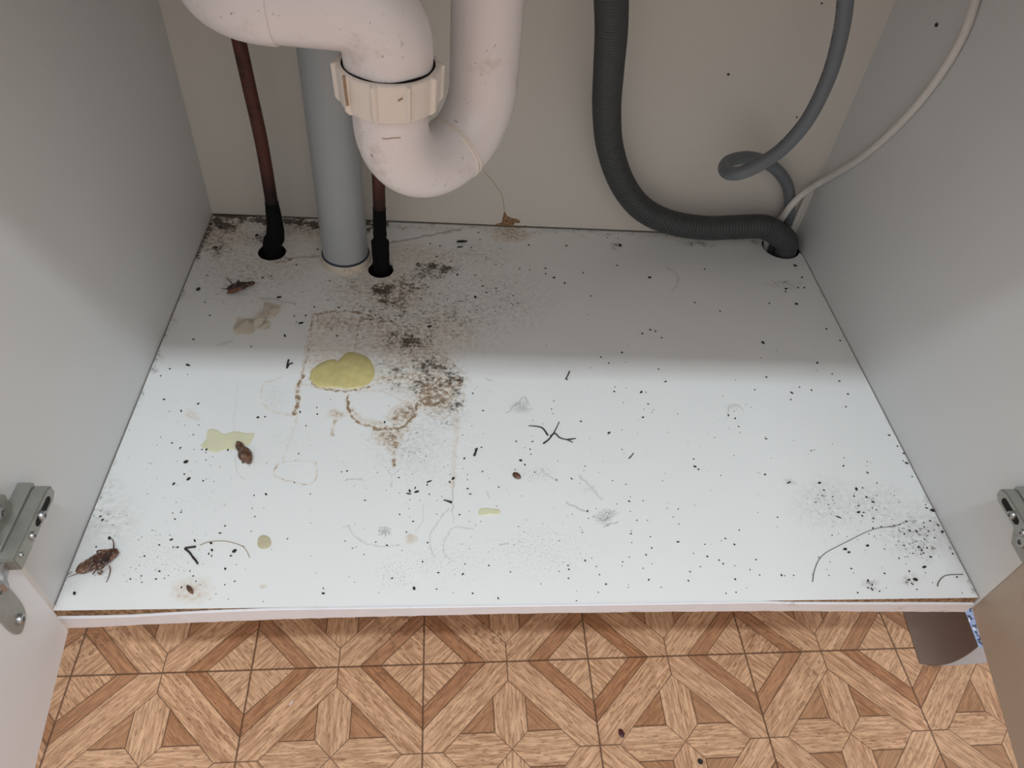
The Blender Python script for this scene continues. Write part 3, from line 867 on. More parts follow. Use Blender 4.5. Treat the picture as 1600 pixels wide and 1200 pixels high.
# union nut
NZ0, NZ1 = 0.3745, 0.4025
def nut_bm():
    bm = bmesh.new(); n = 240; rows = []
    prof = [(0.0300, NZ0), (0.0355, NZ0), (0.0368, NZ0 + 0.003), (0.0375, NZ1 - 0.004), (0.0378, NZ1 - 0.001), (0.0368, NZ1), (0.0336, NZ1), (0.0330, NZ1 - 0.006)]
    for r, z in prof:
        row = []
        for k in range(n):
            a = 2 * math.pi * k / n
            rib = 0.0
            ph = ((a / (2 * math.pi) * 10 + 0.32) % 1.0)
            rib = max(0, 1 - abs(ph - 0.5) / 0.11)
            rib = min(1, rib * 1.8)
            amp = 0.0030 if NZ0 < z < NZ1 - 0.0005 and r > 0.035 else 0.0018
            rr = r + (amp * rib if r > 0.0345 else 0)
            row.append(bm.verts.new((LEG.x + rr * math.cos(a), LEG.y + rr * math.sin(a), z)))
        rows.append(row)
    for r0, r1 in zip(rows[:-1], rows[1:]):
        for k in range(n):
            bm.faces.new((r0[k], r0[(k + 1) % n], r1[(k + 1) % n], r1[k]))
    bm.faces.new(rows[0][::-1]); bm.faces.new(rows[-1])
    return bm
o = build('union_nut', nut_bm(), M['pvc_nut'], trap)
o['label'] = 'cream ribbed union nut'
bm = bmesh.new()
add_tube(bm, [(LEG.x + 0.0328 * math.cos(a), LEG.y + 0.0328 * math.sin(a), NZ1 - 0.0004 + 0.0005 * math.sin(a * 5)) for a in np.linspace(0, 2 * math.pi, 60)], [0.0007 + 0.0006 * max(0, math.sin(a + 2.2)) for a in np.linspace(0, 2 * math.pi, 60)], 6, False)
o = build('grime_ring', bm, M['rubber'], trap); o['label'] = 'black grime in the joint above the nut'
def bend_mark(pix, depth_y, r, mat, parent, name, label):
    bm = bmesh.new()
    add_tube(bm, catmull([on_y(a, b, y) for (a, b), y in zip(pix, depth_y)], 4), r, 6)
    o = build(name, bm, mat, parent); o['label'] = label
def leg_hit(u, v, rad):
    # nearest point of the upright pipe of that radius on this line of sight
    d = sight(u, v); o_ = CAM - np.array([LEG.x, LEG.y, 0]); a = d[0] ** 2 + d[1] ** 2
    b = 2 * (o_[0] * d[0] + o_[1] * d[1]); c = o_[0] ** 2 + o_[1] ** 2 - rad * rad
    t = (-b - math.sqrt(max(b * b - 4 * a * c, 0))) / (2 * a)
    return CAM + t * d
for pix, rad, rr_, mt, lab in (([(597, 216), (604, 217), (614, 215.5), (626, 215)], RP - 0.0001, 0.0005, 'stain', 'brown scratch across the bend'),
                               ([(537, 118), (539, 135), (541, 152), (543, 165)], 0.0398, 0.0010, 'stain', 'brown streak down one rib'),
                               ([(622, 108 + 50), (629, 106 + 48)], 0.0380, 0.0006, 'stain', 'small brown mark on the nut')):
    bm = bmesh.new(); add_tube(bm, catmull([leg_hit(a, b, rad) for a, b in pix], 4) if len(pix) > 2 else [leg_hit(a, b, rad) for a, b in pix], rr_, 6)
    o = build('stain_mark', bm, M['stain'], trap); o['label'] = lab
# elbow up from the nut and away to the left, then a second elbow toward the wall
RE = 0.0325
HZ = 0.4440
ell = [LEG + Vector((0, 0, z)) for z in (0.398, 0.405, 0.412)]
R1 = HZ - 0.412
for a in np.linspace(0, math.pi / 2, 14)[1:]:
    ell.append(LEG + Vector((-R1 * (1 - math.cos(a)), 0, 0.412 + R1 * math.sin(a))))
XL = -0.232
ell += [Vector((x, LEG.y + 0.004 * (LEG.x - R1 - x) / 0.05, HZ)) for x in (-0.190, -0.203, -0.2165)]
build('upper_elbow', tube_bm(ell, [0.0318, 0.0322, 0.0325] + [RE] * (len(ell) - 3), 48), M['pvc'], trap)
p0 = ell[-1] + Vector((0.0010, 0, 0))
R2 = 0.040
out = [p0]
for a in np.linspace(0, math.pi / 2, 14):
    out.append(p0 + Vector((-0.001 - R2 * math.sin(a), R2 * (1 - math.cos(a)), 0)))
e = out[-1]
out += [e + Vector((0, dy, 0)) for dy in (0.05, 0.12, 0.19)]
g = out[-1]
for a in np.linspace(0, math.pi / 2, 10)[1:]:
    out.append(g + Vector((0, 0.040 * math.sin(a), -0.040 * (1 - math.cos(a)))))
build('outlet_elbow', tube_bm(out, RE + 0.0012, 48), M['pvc'], trap)
WX, WY = waste_p.x, waste_p.y

# ------------------------------------------------------------------ grey waste pipe
wp = empty('waste_pipe', (WX, WY, 0), 'grey plastic waste pipe standing in a cream collar between the two copper pipes', 'pipe')
build('pipe', tube_bm([(WX, WY, 0.004), (WX, WY, 0.10), (WX, WY, 0.25), (WX, WY, 0.395)], 0.0302, 48), M['pvc_grey'], wp)
bm = bmesh.new(); add_lathe(bm, [(0.0310, 0.0), (0.0335, 0.0), (0.0335, 0.0085), (0.0325, 0.0105), (0.0312, 0.0105)], (WX, WY, 0), 'z', 48)
build('collar', bm, M['collar'], wp)
bm = bmesh.new(); add_lathe(bm, [(0.0306, 0.009), (0.0321, 0.0095), (0.0317, 0.0122), (0.0304, 0.0126)], (WX, WY, 0), 'z', 48)
build('gasket', bm, M['gasket'], wp)

# ------------------------------------------------------------------ copper pipes
c1 = empty('copper_pipe', (cop1.x, cop1.y, 0), 'dark tarnished copper pipe left of the grey waste pipe, its foot wrapped black', 'pipe', 'copper pipes')
top1 = on_y(366, 30, 0.520)
P1 = [Vector((cop1.x - 0.001, cop1.y - 0.002, -0.16)), Vector((cop1.x - 0.001, cop1.y - 0.002, 0.0)), on_y(430, 372, 0.520), on_y(428, 340, 0.520), on_y(410, 230, 0.520), on_y(388, 130, 0.520), top1, top1 + (top1 - on_y(388, 130, 0.520)) * 1.3]
build('pipe', tube_bm(resample(catmull(P1, 8), 0.006)[0], 0.0079, 24), M['copper'], c1)
path = resample(catmull(P1, 8), 0.004)[0]
path = np.array([p for p in path if -0.12 < p[2] < 0.082])
rad = [0.0081 + 0.0034 * min(1, max(0, (0.075 - p[2]) / 0.05)) + 0.0012 * fbm(np.array([i * 0.45]), np.array([0.3]), 8)[0] for i, p in enumerate(path)]
o = build('black_wrap', tube_bm(path, rad, 20), M['rubber'], c1); o['label'] = 'black sooty wrap at the pipe foot'

c2 = empty('copper_pipe', (cop2.x, cop2.y, 0), 'dark tarnished copper pipe right of the grey waste pipe, under the white trap', 'pipe', 'copper pipes')
P2 = [Vector((cop2.x, cop2.y, -0.16)), Vector((cop2.x, cop2.y, 0.0)), on_y(594, 380, cop2.y), on_y(592, 300, cop2.y), on_y(589, 240, cop2.y), on_y(580, 100, cop2.y), on_y(575, 0, cop2.y)]
build('pipe', tube_bm(resample(catmull(P2, 8), 0.006)[0], 0.0079, 24), M['copper'], c2)
path = resample(catmull(P2, 8), 0.004)[0]
lowp = np.array([p for p in path if -0.12 < p[2] < 0.095])
o = build('black_wrap', tube_bm(lowp, [0.0081 + 0.0030 * (1 if p[2] < 0.045 else 0) + 0.001 * vnoise(np.array([i * .6]), np.array([0.]), 2)[0] for i, p in enumerate(lowp)], 20), M['rubber'], c2)
o['label'] = 'black sooty wrap at the pipe foot'

# ------------------------------------------------------------------ hoses and cable at the right
HP = [on_y(952, -90, 0.43), on_y(955, 0, 0.46), on_y(955, 50, 0.478), on_y(951, 110, 0.505), on_y(948, 170, 0.53), on_y(953, 230, 0.55), on_y(972, 286, 0.562),
      on_y(1002, 325, 0.562), on_y(1045, 347, 0.559), on_y(1100, 356, 0.556), on_y(1150, 355, 0.556), on_y(1188, 354, 0.558), on_y(1208, 361, 0.562), Vector((0.4040, 0.5660, 0.016)), Vector((0.4095, 0.5680, -0.016)), Vector((0.4100, 0.568, -0.10))]
path, s = resample(catmull(HP, 12), 0.0011)
rad = (0.0172 + 0.00045 * np.cos(s * 2 * math.pi / 0.0044)) * np.clip(0.90 + 0.10 * (path[:, 2] + 0.01) / 0.03, 0.90, 1.0)
hose = build('drain_hose', tube_bm(path, rad.tolist(), 28), M['hose'], None, True, hole)
tag(hose, 'thick dark grey ribbed drain hose curving into the hole in the right back corner', 'hose')

TP = [on_y(1322, -70, 0.415), on_y(1321, 0, 0.43), on_y(1312, 60, 0.445), on_y(1294, 122, 0.455), on_y(1263, 185, 0.460), on_y(1225, 230, 0.460), on_y(1190, 255, 0.455), on_y(1160, 269, 0.455),
      on_y(1139, 270.5, 0.470), on_y(1132, 262, 0.495), on_y(1141, 251, 0.520), on_y(1168, 246, 0.545), on_y(1195, 253, 0.560), on_y(1218, 270, 0.570), on_y(1231, 292, 0.578), on_y(1234, 318, 0.584), on_y(1230, 345, 0.5925),
      Vector((0.4005, 0.5932, 0.02)), Vector((0.403, 0.5935, -0.05))]
path, s = resample(catmull(TP, 10), 0.004)
gh = build('grey_hose', tube_bm(path, 0.0082, 24), M['grey_hose'], None, True, (0.35, 0.5, 0.25))
tag(gh, 'slim slate grey hose with a small loop hanging in the right back corner', 'hose')
# faded printed marks along the hose
bm = bmesh.new()
pth = catmull(TP, 10); q, s = resample(pth, 0.0022)
for i in range(8, 150):
    if q[i][2] < 0.19 or (i % 7) in (5, 6) or random.random() < 0.25: continue
    t = Vector(q[i + 1] - q[i - 1]).normalized(); vdir = (Vector(CAM) - Vector(q[i])).normalized()
    side = t.cross(vdir).normalized()
    if side.x > 0: side = -side
    nrm = (side * 0.88 + vdir.cross(t).cross(t).normalized() * 0.0 + (vdir - t * vdir.dot(t)).normalized() * 0.48).normalized()
    w = t.cross(nrm).normalized()
    c = Vector(q[i]) + nrm * 0.00825
    a = t * 0.0007; b = w * random.uniform(0.0007, 0.0012)
    vs = [bm.verts.new(c + a + b), bm.verts.new(c - a + b), bm.verts.new(c - a - b), bm.verts.new(c + a - b)]
    bm.faces.new(vs)
build('printed_marking', bm, M['red_ink'], gh, False)

xc = W2 - 0.0052
CP = [on_x(1540, -60, xc), on_x(1524, 0, xc), on_x(1507, 50, xc), on_x(1478, 103, xc), on_x(1440, 155, xc), on_x(1396, 203, xc), on_x(1350, 243, xc), on_x(1308, 270, xc), on_y(1280, 286, 0.582),
      on_y(1254, 303, 0.5695), on_y(1236, 321, 0.569), on_y(1224, 338, 0.5785), on_y(1214, 350, 0.5865), Vector((0.3765, 0.589, 0.026)), Vector((0.3868, 0.5885, -0.004)), Vector((0.3868, 0.5885, -0.06))]
path, s = resample(catmull(CP, 10), 0.004)
cable = build('white_cable', tube_bm(path, 0.0047, 16), M['cable'], None, True, (W2, 0.5, 0.3))
tag(cable, 'white cable running down the right side panel into the corner hole', 'cable')
CP2 = [on_y(1272, 291, 0.590), on_y(1262, 303, 0.594), on_y(1254, 320, 0.595), on_y(1245, 340, 0.595), on_y(1238, 356, 0.594), Vector((0.4225, 0.588, 0.0)), Vector((0.4225, 0.588, -0.05))]
path, s = resample(catmull(CP2, 8), 0.004)
build('cable_branch', tube_bm(path, 0.0036, 14), M['cable'], cable)

# ------------------------------------------------------------------ curled vinyl, grey patch and lino at the right front
def curl():
    bm = bmesh.new(); rows = []
    n, m = 26, 10
    A0 = on_z(1437, 1036, FLOOR_Z + 0.001); A1 = on_z(1412, 958, FLOOR_Z + 0.001)
    for j in range(m + 1):
        t = j / m; row = []
        a = A0.lerp(A1, t * 1.25)
        for i in range(n + 1):
            s_ = i / n
            dx = 0.0455 * math.sin(s_ * 1.15) / math.sin(1.15)
            dz = 0.047 * s_ ** 2.0
            yy = a.y - 0.001 * s_ - 0.005 * math.sin(s_ * math.pi) * (1 - t)
            row.append((a.x + dx * 0.98, yy, FLOOR_Z + 0.001 + dz))
        rows.append(row)
    top = [[bm.verts.new(p) for p in r] for r in rows]
    low = [[bm.verts.new((p[0] + 0.0012 * i / n, p[1], p[2] - 0.0016 if i else p[2] - 0.0008)) for i, p in enumerate(r)] for r in rows]
    for j in range(m):
        for i in range(n):
            bm.faces.new((top[j][i], top[j][i + 1], top[j + 1][i + 1], top[j + 1][i]))
            bm.faces.new((low[j][i], low[j + 1][i], low[j + 1][i + 1], low[j][i + 1]))
    for i in range(n):
        bm.faces.new((top[0][i], low[0][i], low[0][i + 1], top[0][i + 1])); bm.faces.new((top[m][i], top[m][i + 1], low[m][i + 1], low[m][i]))
    for j in range(m):
        bm.faces.new((top[j][0], top[j + 1][0], low[j + 1][0], low[j][0])); bm.faces.new((top[j][n], low[j][n], low[j + 1][n], top[j + 1][n]))
    return bm
cu = build('curled_vinyl', curl(), M['flap'], None, True, on_z(1460, 1000, FLOOR_Z))
tag(cu, 'curled brown offcut of vinyl lifting off the floor below the right end of the base', 'vinyl offcut')
def slab(pts, z, t):
    P = [on_z(a, b, z) for a, b in pts]
    bm = bmesh.new(); add_prism(bm, [(p.x, p.y) for p in P], z - t, z, 'z'); return bm
sf = build('floor_patch', slab([(1444, 1039), (1475, 1040), (1512, 1038), (1560, 1034), (1560, 975), (1444, 990)], FLOOR_Z + 0.0008, 0.0007), M['floor_grey'], None, False, on_z(1500, 1030, FLOOR_Z))  # smooth grey patch laid flat on the floor
tag(sf, 'smooth grey patch on the floor under the curled vinyl beside the right door', 'floor sheet')
li = build('blue_lino_strip', slab([(1470, 930), (1560, 930), (1575, 1011), (1500, 1011)], FLOOR_Z + 0.0022, 0.0013), M['lino'], None, False, on_z(1515, 975, FLOOR_Z))
tag(li, 'blue speckled strip of lino between the curled vinyl and the right door', 'lino strip')

# ------------------------------------------------------------------ spills of dried glue
def puddle(name, pts, h, mat, label, cat, rough=0.15, dents=0.0):
    P = np.array([list(on_z(a, b)) for a, b in pts])
    P = np.vstack([P, P[:1]])
    ring = catmull(P, 5)[:-1, :2]
    c = ring.mean(0); n = len(ring)
    bm = bmesh.new(); rows = []
    for k, s in enumerate((1.0, 0.985, 0.94, 0.84, 0.66, 0.44, 0.22)):
        z = h * (1 - s ** 5) ** 0.6 if k else 0.0
        row = []
        for i in range(n):
            xy = c + (ring[i] - c) * s
            zz = z * (1 + rough * (vnoise(np.array([xy[0] * 160.]), np.array([xy[1] * 160.]), 31)[0] - 0.5) * 2)
            row.append(bm.verts.new((xy[0], xy[1], zz + 0.0001)))
        rows.append(row)
    top = bm.verts.new((c[0], c[1], h))
    for r0, r1 in zip(rows[:-1], rows[1:]):
        for i in range(n): bm.faces.new((r0[i], r0[(i + 1) % n], r1[(i + 1) % n], r1[i]))
    for i in range(n): bm.faces.new((rows[-1][i], rows[-1][(i + 1) % n], top))
    bm.faces.new(rows[0][::-1])
    return tag(build(name, bm, mat, None, True, (c[0], c[1], 0)), label, cat)
puddle('glue_spill', [(484, 592), (486, 580), (497, 570), (512, 563), (523, 562), (526, 566), (534, 558), (542, 551), (554, 551), (568, 555), (578, 562), (584, 575), (585, 588), (577, 599), (562, 606), (545, 608), (528, 606), (508, 606), (494, 603)],
       0.0028, M['glue'], 'raised yellow blob of dried glue above the brown ring stain', 'glue')
puddle('glue_residue', [(313, 697), (322, 686), (325, 672), (338, 671), (350, 678), (368, 674), (386, 677), (397, 677), (395, 686), (388, 696), (372, 702), (352, 703), (338, 707), (322, 703)],
       0.0006, M['glue_pale'], 'flat pale yellow glue patch touching the brown insect body', 'glue')
puddle('glue_residue', [(747, 805), (749, 796), (758, 794), (770, 795), (780, 796), (782, 800), (776, 805), (765, 804), (753, 806)],
       0.0006, M['glue_pale'], 'small pale yellow glue smear in the middle of the front of the base', 'glue')
puddle('glue_residue', [(402, 850), (404, 840), (412, 836), (421, 840), (424, 849), (420, 856), (410, 858), (404, 855)],
       0.0008, M['glue_tan'], 'round tan spot near the front left part of the base', 'spot')

# ------------------------------------------------------------------ crumpled tissue
def tissue():
    bm = bmesh.new()
    def sheet(quad, nu, nv, seed, lift, ridge):
        Q = [np.array(on_z(a, b)) for a, b in quad]
        g = []
        for j in range(nv + 1):
            row = []
            for i in range(nu + 1):
                s, t = i / nu, j / nv
                p = Q[0] * (1 - s) * (1 - t) + Q[1] * s * (1 - t) + Q[2] * s * t + Q[3] * (1 - s) * t
                e = (vnoise(np.array([s * 4.0]), np.array([t * 4.0]), seed)[0] - 0.5)
                e2 = (vnoise(np.array([s * 4.0 + 9]), np.array([t * 4.0]), seed + 3)[0] - 0.5)
                z = lift + ridge * math.sin(math.pi * s) * math.sin(math.pi * t) + abs(e) * 0.004
                row.append(bm.verts.new((p[0] + e2 * 0.006, p[1] + e * 0.006, max(z, 0.0006))))
            g.append(row)
        for j in range(nv):
            for i in range(nu):
                bm.faces.new((g[j][i], g[j][i + 1], g[j + 1][i + 1], g[j + 1][i]))
    sheet([(367, 524), (399, 521), (402, 499), (372, 499)], 9, 7, 1, 0.0012, 0.0022)
    sheet([(395, 520), (421, 496), (412, 486), (397, 503)], 9, 6, 4, 0.0030, 0.0030)
    sheet([(402, 517), (419, 514), (424, 502), (412, 503)], 7, 5, 8, 0.001, 0.0014)
    sheet([(413, 500), (434, 494), (437, 480), (412, 473)], 8, 7, 12, 0.0012, 0.0016)
    bmesh.ops.solidify(bm, geom=bm.faces[:], thickness=0.0005)
    return bm
ti = build('tissue_scrap', tissue(), M['tissue'], None, False, on_z(402, 500))
tag(ti, 'small crumpled cream scrap of tissue in the shade near the left panel', 'tissue')

# ------------------------------------------------------------------ insects
def add_body(bm, a, b, widths, h, seg=18, zc=None, belly=False):
    """lofted body from a to b (world points on the base); widths: list of half widths"""
    a = Vector(a); b = Vector(b); d = (b - a); L = d.length; d.normalize()
    s = Vector((-d.y, d.x, 0)); n = len(widths) - 1; rows = []
    wmax = max(widths)
    for i, w in enumerate(widths):
        t = i / n; hh = h * (w / wmax) ** 0.7
        c = a + d * (L * t)
        row = []
        for k in range(seg):
            an = 2 * math.pi * k / seg
            z = math.sin(an)
            z = z if not belly or z < 0 else z * (0.82 + 0.18 * math.cos(an * 2))
            row.append(bm.verts.new(c + s * (w * math.cos(an)) + Vector((0, 0, h * 0.52 + hh * 0.5 * z))))
        rows.append(row)
    for r0, r1 in zip(rows[:-1], rows[1:]):
        for k in range(seg): bm.faces.new((r0[k], r0[(k + 1) % seg], r1[(k + 1) % seg], r1[k]))
    bm.faces.new(rows[0][::-1]); bm.faces.new(rows[-1])

def P3(u, v, z=0.0015):
    p = on_z(u, v, z); return p
def add_leg(bm, pts, r0=0.0007, r1=0.0003, n=5):
    path = catmull([tuple(P3(*q)) for q in pts], n) if len(pts) > 2 else np.array([tuple(P3(*q)) for q in pts])
    add_tube(bm, path, np.linspace(r0, r1, len(path)).tolist(), 7)

# big one on its back
bm = bmesh.new()
mm = 0.001
add_body(bm, P3(121, 897, 0), P3(187, 864, 0), [w * mm for w in (1.0, 3.6, 5.2, 6.0, 5.6, 6.6, 6.2, 7.2, 6.7, 7.6, 7.0, 7.6, 6.8, 6.9, 5.8, 5.4, 4.0, 2.2)], 0.0085, 20, belly=True)
add_leg(bm, [(158, 877, .009), (154, 868, .011), (152.5, 861, .010), (165, 859.5, .009), (177, 858.5, .008)], 0.0010, 0.0007, 4)
add_leg(bm, [(177, 866, .008), (177.5, 855, .006), (177, 846, .003), (174, 841, .002)], 0.0008, 0.0004)
add_leg(bm, [(157, 864, .008), (168, 863.5, .008), (176, 863, .008)], 0.0006, 0.0004)
add_leg(bm, [(152, 876, .008), (147, 868, .009), (145.5, 873, .008), (147, 878, .008)], 0.0009, 0.0006)
add_leg(bm, [(145, 881, .008), (140, 879, .007), (135, 878.5, .005)], 0.0008, 0.0004)
add_leg(bm, [(171, 884, .006), (172, 891, .003), (170, 901, .001), (166, 910, .001)], 0.0007, 0.0003)
add_leg(bm, [(160, 892, .007), (156, 897, .004), (153, 894, .004)], 0.0009, 0.0006)
add_leg(bm, [(152, 890, .0095), (148, 880, .010), (141, 884, .0095), (139, 893, .008)], 0.0010, 0.0006)
add_leg(bm, [(163, 884, .0095), (158, 889, .0102), (150, 891, .0098), (145, 897, .006)], 0.0010, 0.0006)
add_leg(bm, [(123, 895, .003), (116, 898, .002), (106, 901.5, .001)], 0.0004, 0.00022)
r1 = build('cockroach', bm, M['roach'], None, True, P3(155, 880, 0))
tag(r1, 'large dead brown cockroach on its back with folded legs, front left corner', 'cockroach')
bm = bmesh.new()
add_body(bm, P3(156, 880, 0.0078), P3(172, 873, 0.0078), [w * mm for w in (0.8, 3.2, 4.4, 4.6, 4.0, 3.0, 1.0)], 0.0022, 14)
o = build('dark_thorax', bm, M['roach_dark'], r1); o['label'] = 'blackish patch of the underside'

# one on its side in the shade
bm = bmesh.new()
add_body(bm, P3(356, 456, 0), P3(399, 446, 0), [w * mm for w in (1.2, 3.4, 4.6, 5.4, 6.0, 6.2, 6.0, 5.4, 4.4, 3.2, 3.4, 2.9, 1.6)], 0.0090, 16)
add_leg(bm, [(365, 447, .005), (360, 440, .005), (353, 433, .004)], 0.0008, 0.0004)
add_leg(bm, [(372, 445, .008), (371, 440, .008), (374, 440, .006), (377, 444, .006)], 0.0012, 0.0007)
add_leg(bm, [(380, 445, .007), (386, 444, .006), (391, 443, .004)], 0.0010, 0.0006)
add_leg(bm, [(358, 451, .004), (351, 451, .002), (345, 451, .001)], 0.0006, 0.0003)
r2 = build('cockroach', bm, M['roach_dark'], None, True, P3(376, 451, 0))
tag(r2, 'dead dark cockroach lying on its side in the shade above the tissue scrap', 'cockroach')
bm = bmesh.new()
add_body(bm, P3(355, 460, 0.0015), P3(379, 453, 0.004), [w * mm for w in (0.8, 2.6, 3.4, 3.6, 3.2, 2.0, 0.6)], 0.0050, 14)
o = build('wing', bm, M['wing'], r2); o['label'] = 'reddish brown wing'

# headless body by the pale glue patch
bm = bmesh.new()
add_body(bm, P3(372, 694, 0), P3(383, 713, 0), [w * mm for w in (1.2, 3.4, 4.3, 4.5, 4.3, 4.0, 3.5, 2.4)], 0.0075, 16)
add_body(bm, P3(381, 703, 0), P3(391, 727, 0), [w * mm for w in (1.6, 4.2, 5.4, 6.0, 5.9, 5.2, 4.0, 2.0)], 0.0088, 16)
add_body(bm, P3(375, 708, 0), P3(381, 722, 0), [w * mm for w in (1.0, 2.8, 3.4, 3.0, 1.2)], 0.0060, 12)
add_leg(bm, [(379, 719, .003), (379, 723, .002), (382, 722, .001)], 0.0008, 0.0005)
r3 = build('cockroach', bm, M['roach'], None, True, P3(381, 710, 0))
tag(r3, 'glossy brown curled cockroach body on the edge of the pale yellow patch', 'cockroach')

def casing(u0, v0, u1, v1, ws, h, label):
    bm = bmesh.new(); add_body(bm, P3(u0, v0, 0), P3(u1, v1, 0), [w * mm for w in ws], h, 14)
    o = build('insect_casing', bm, M['roach'], None, True, P3((u0 + u1) / 2, (v0 + v1) / 2, 0)); return tag(o, label, 'casing')
casing(802, 741, 813, 749, (1.6, 3.3, 3.6, 3.0, 1.2), 0.004, 'small brown insect casing in the middle of the lit base')
casing(293, 916, 302, 929, (0.8, 1.9, 2.1, 1.7, 0.6), 0.003, 'small brown insect casing in the beige stain by the front edge')

def loose(name, strokes, label, cat, r0=0.0008, r1=0.0005, mat='leg'):
    bm = bmesh.new()
    for st in strokes: add_leg(bm, [(a, b, 0.0009) for a, b in st], r0, r1, 4)
    u = np.mean([q[0] for st in strokes for q in st]); v = np.mean([q[1] for st in strokes for q in st])
    return tag(build(name, bm, M[mat], None, True, P3(u, v, 0)), label, cat)
loose('insect_fragment', [[(306, 854), (298, 855), (289, 856)], [(289, 857), (296, 863), (301, 870)], [(301, 870), (306, 876), (309, 881)]], 'bent black insect leg shaped like an arrowhead near the front left', 'insect leg', 0.0012, 0.0009)
loose('insect_fragment', [[(451, 562), (449, 569), (448, 575)], [(448, 575), (452, 569), (458, 567)]], 'tiny v-shaped black insect leg at the shadow line left of the yellow glue', 'insect leg', 0.0011, 0.0008)
loose('insect_fragment', [[(890, 580), (887, 587), (884, 592)], [(884, 592), (887, 593)]], 'short hooked dark insect leg just below the shadow line', 'insect leg', 0.0008, 0.0007)
loose('insect_fragment', [[(849, 693), (858, 686), (866, 675), (874, 659)], [(860, 682), (867, 677), (875, 684), (886, 687), (895, 691)], [(886, 687), (900, 685)], [(856, 680), (848, 669), (838, 666), (826, 665)]], 'branching twig-like insect legs in the middle of the lit base', 'insect leg', 0.0010, 0.0005)
loose('insect_fragment', [[(983, 716), (987, 712), (990, 708)]], 'short curved dark insect leg right of the branching legs', 'insect leg', 0.0007, 0.0005)
loose('insect_fragment', [[(741, 712), (744, 704), (746, 700)], [(744, 704), (743, 701)]], 'short grey insect leg left of the branching legs', 'insect leg', 0.0014, 0.0007)
loose('insect_fragment', [[(693, 781), (700, 783), (706, 785)]], 'thin dark insect leg with a swollen end below the black flakes', 'insect leg', 0.0005, 0.0014)
loose('hair', [[(1270, 909), (1272, 894), (1279, 876), (1290, 864), (1310, 853), (1330, 843), (1352, 832), (1372, 825), (1390, 823), (1404, 820), (1418, 814)]], 'long thin hair curving over the front right of the base', 'hair', 0.0004, 0.0003, 'hair')
loose('hair', [[(1465, 916), (1467, 909), (1474, 901), (1484, 898), (1505, 897.5)]], 'short curved hair by the front right corner', 'hair', 0.00055, 0.0004, 'hair')
loose('hair', [[(312, 852), (325, 847), (345, 845), (360, 847), (378, 853), (386, 862), (390, 871)]], 'fine tan fibre arching beside the arrowhead insect leg', 'hair', 0.0004, 0.0003, 'tan_hair')

# ------------------------------------------------------------------ droppings: every one its own object
RAW = []
def batch(x0, y0, sc, items):
    for X, Y, S in items: RAW.append((x0 + X / sc, y0 + Y / sc, S / sc))
batch(80, 800, 4, [(308,28,20),(322,50,22),(365,166,28),(282,219,14),(146,511,28),(752,174,26),(676,207,14),(741,145,8),(790,222,18),(763,221,16),(897,180,26),(1000,197,22),(1055,133,22),(1145,247,34),(1124,275,20),(1087,88,14),(1273,30,12),(1250,122,10),(1477,168,12),(1378,233,8),(1088,357,20),(1147,434,12),(1085,455,10),(677,372,18),(655,420,18),(732,398,10),(708,415,10),(564,400,12),(495,420,14),(567,440,10),(888,401,12),(868,370,10),(814,472,18),(1030,512,8),(1005,240,22),(985,262,20),(1003,275,16),(583,277,14),(774,46,14),(812,2,16),(632,115,8),(1107,545,8),(1325,560,8),(1045,590,10),(638,590,8),(904,434,12),(1202,215,8),(760,8,10)])
batch(250, 550, 4, [(176,84,36),(62,107,14),(172,141,10),(5,150,12),(26,298,18),(239,325,18),(132,369,22),(243,458,10),(657,406,14),(612,411,22),(912,462,12),(867,636,12),(369,573,16),(291,611,22),(263,611,12),(425,614,20),(287,630,10),(75,570,14),(128,600,14),(162,690,34),(152,765,14),(180,795,34),(87,825,26),(270,806,14),(663,891,20),(588,897,12),(940,888,10),(1169,745,14),(1135,750,10),(1493,786,16),(841,817,10),(849,680,8),(983,390,14),(980,348,10),(1066,297,8),(154,458,8),(60,372,10),(208,518,10),(287,676,10),(3,533,10),(875,376,22),(1404,440,22)])
batch(500, 700, 4, [(168,146,12),(136,151,8),(494,186,16),(683,210,44),(670,231,14),(810,214,18),(833,192,30),(595,250,20),(605,275,36),(560,270,30),(555,287,40),(683,290,12),(662,52,10),(902,66,20),(1016,148,16),(1116,246,12),(922,255,18),(938,289,14),(922,199,10),(922,167,8),(498,416,16),(582,460,14),(561,434,8),(872,418,14),(730,414,10),(281,328,18),(157,583,10),(348,589,12),(418,609,16),(203,627,10),(276,667,10),(672,593,14),(641,712,14),(739,780,18),(907,727,12),(893,789,22),(1055,735,12),(1190,776,12),(588,880,28),(729,883,12),(832,907,8),(954,910,14),(368,905,10),(216,840,8),(180,806,8),(450,816,16),(513,642,10),(540,527,12),(1240,492,10),(1005,460,8),(1103,365,10),(936,632,8),(1550,735,12),(1555,760,14),(1553,815,12),(1495,772,10),(1380,850,8),(1478,200,16),(1572,193,20),(1220,135,10),(1080,972,8),(21,878,12),(20,910,26),(1113,940,20),(972,484,8),(934,460,8)])
batch(700, 580, 4.287, [(166,150,14),(235,266,18),(1113,138,16),(890,337,20),(1078,415,32),(224,511,18),(110,585,20),(232,673,16),(565,473,14),(456,471,14),(550,524,12),(555,557,12),(708,202,10),(918,638,12),(828,720,18),(726,728,16),(338,778,14),(131,788,20),(149,825,14),(38,718,30),(12,742,20),(15,877,24),(934,938,16),(1213,873,16),(1222,843,10),(1221,940,10),(1225,1090,14),(1229,1072,10),(1230,1148,10),(1265,1000,12),(1102,733,10),(472,1042,10),(77,962,16),(325,906,12),(1118,107,10),(693,256,12),(1175,211,10),(580,678,12),(897,1062,8),(884,1044,8),(940,987,10),(832,960,10),(735,602,8),(132,695,10),(184,1030,8),(1165,525,10),(487,600,26),(514,628,22)])
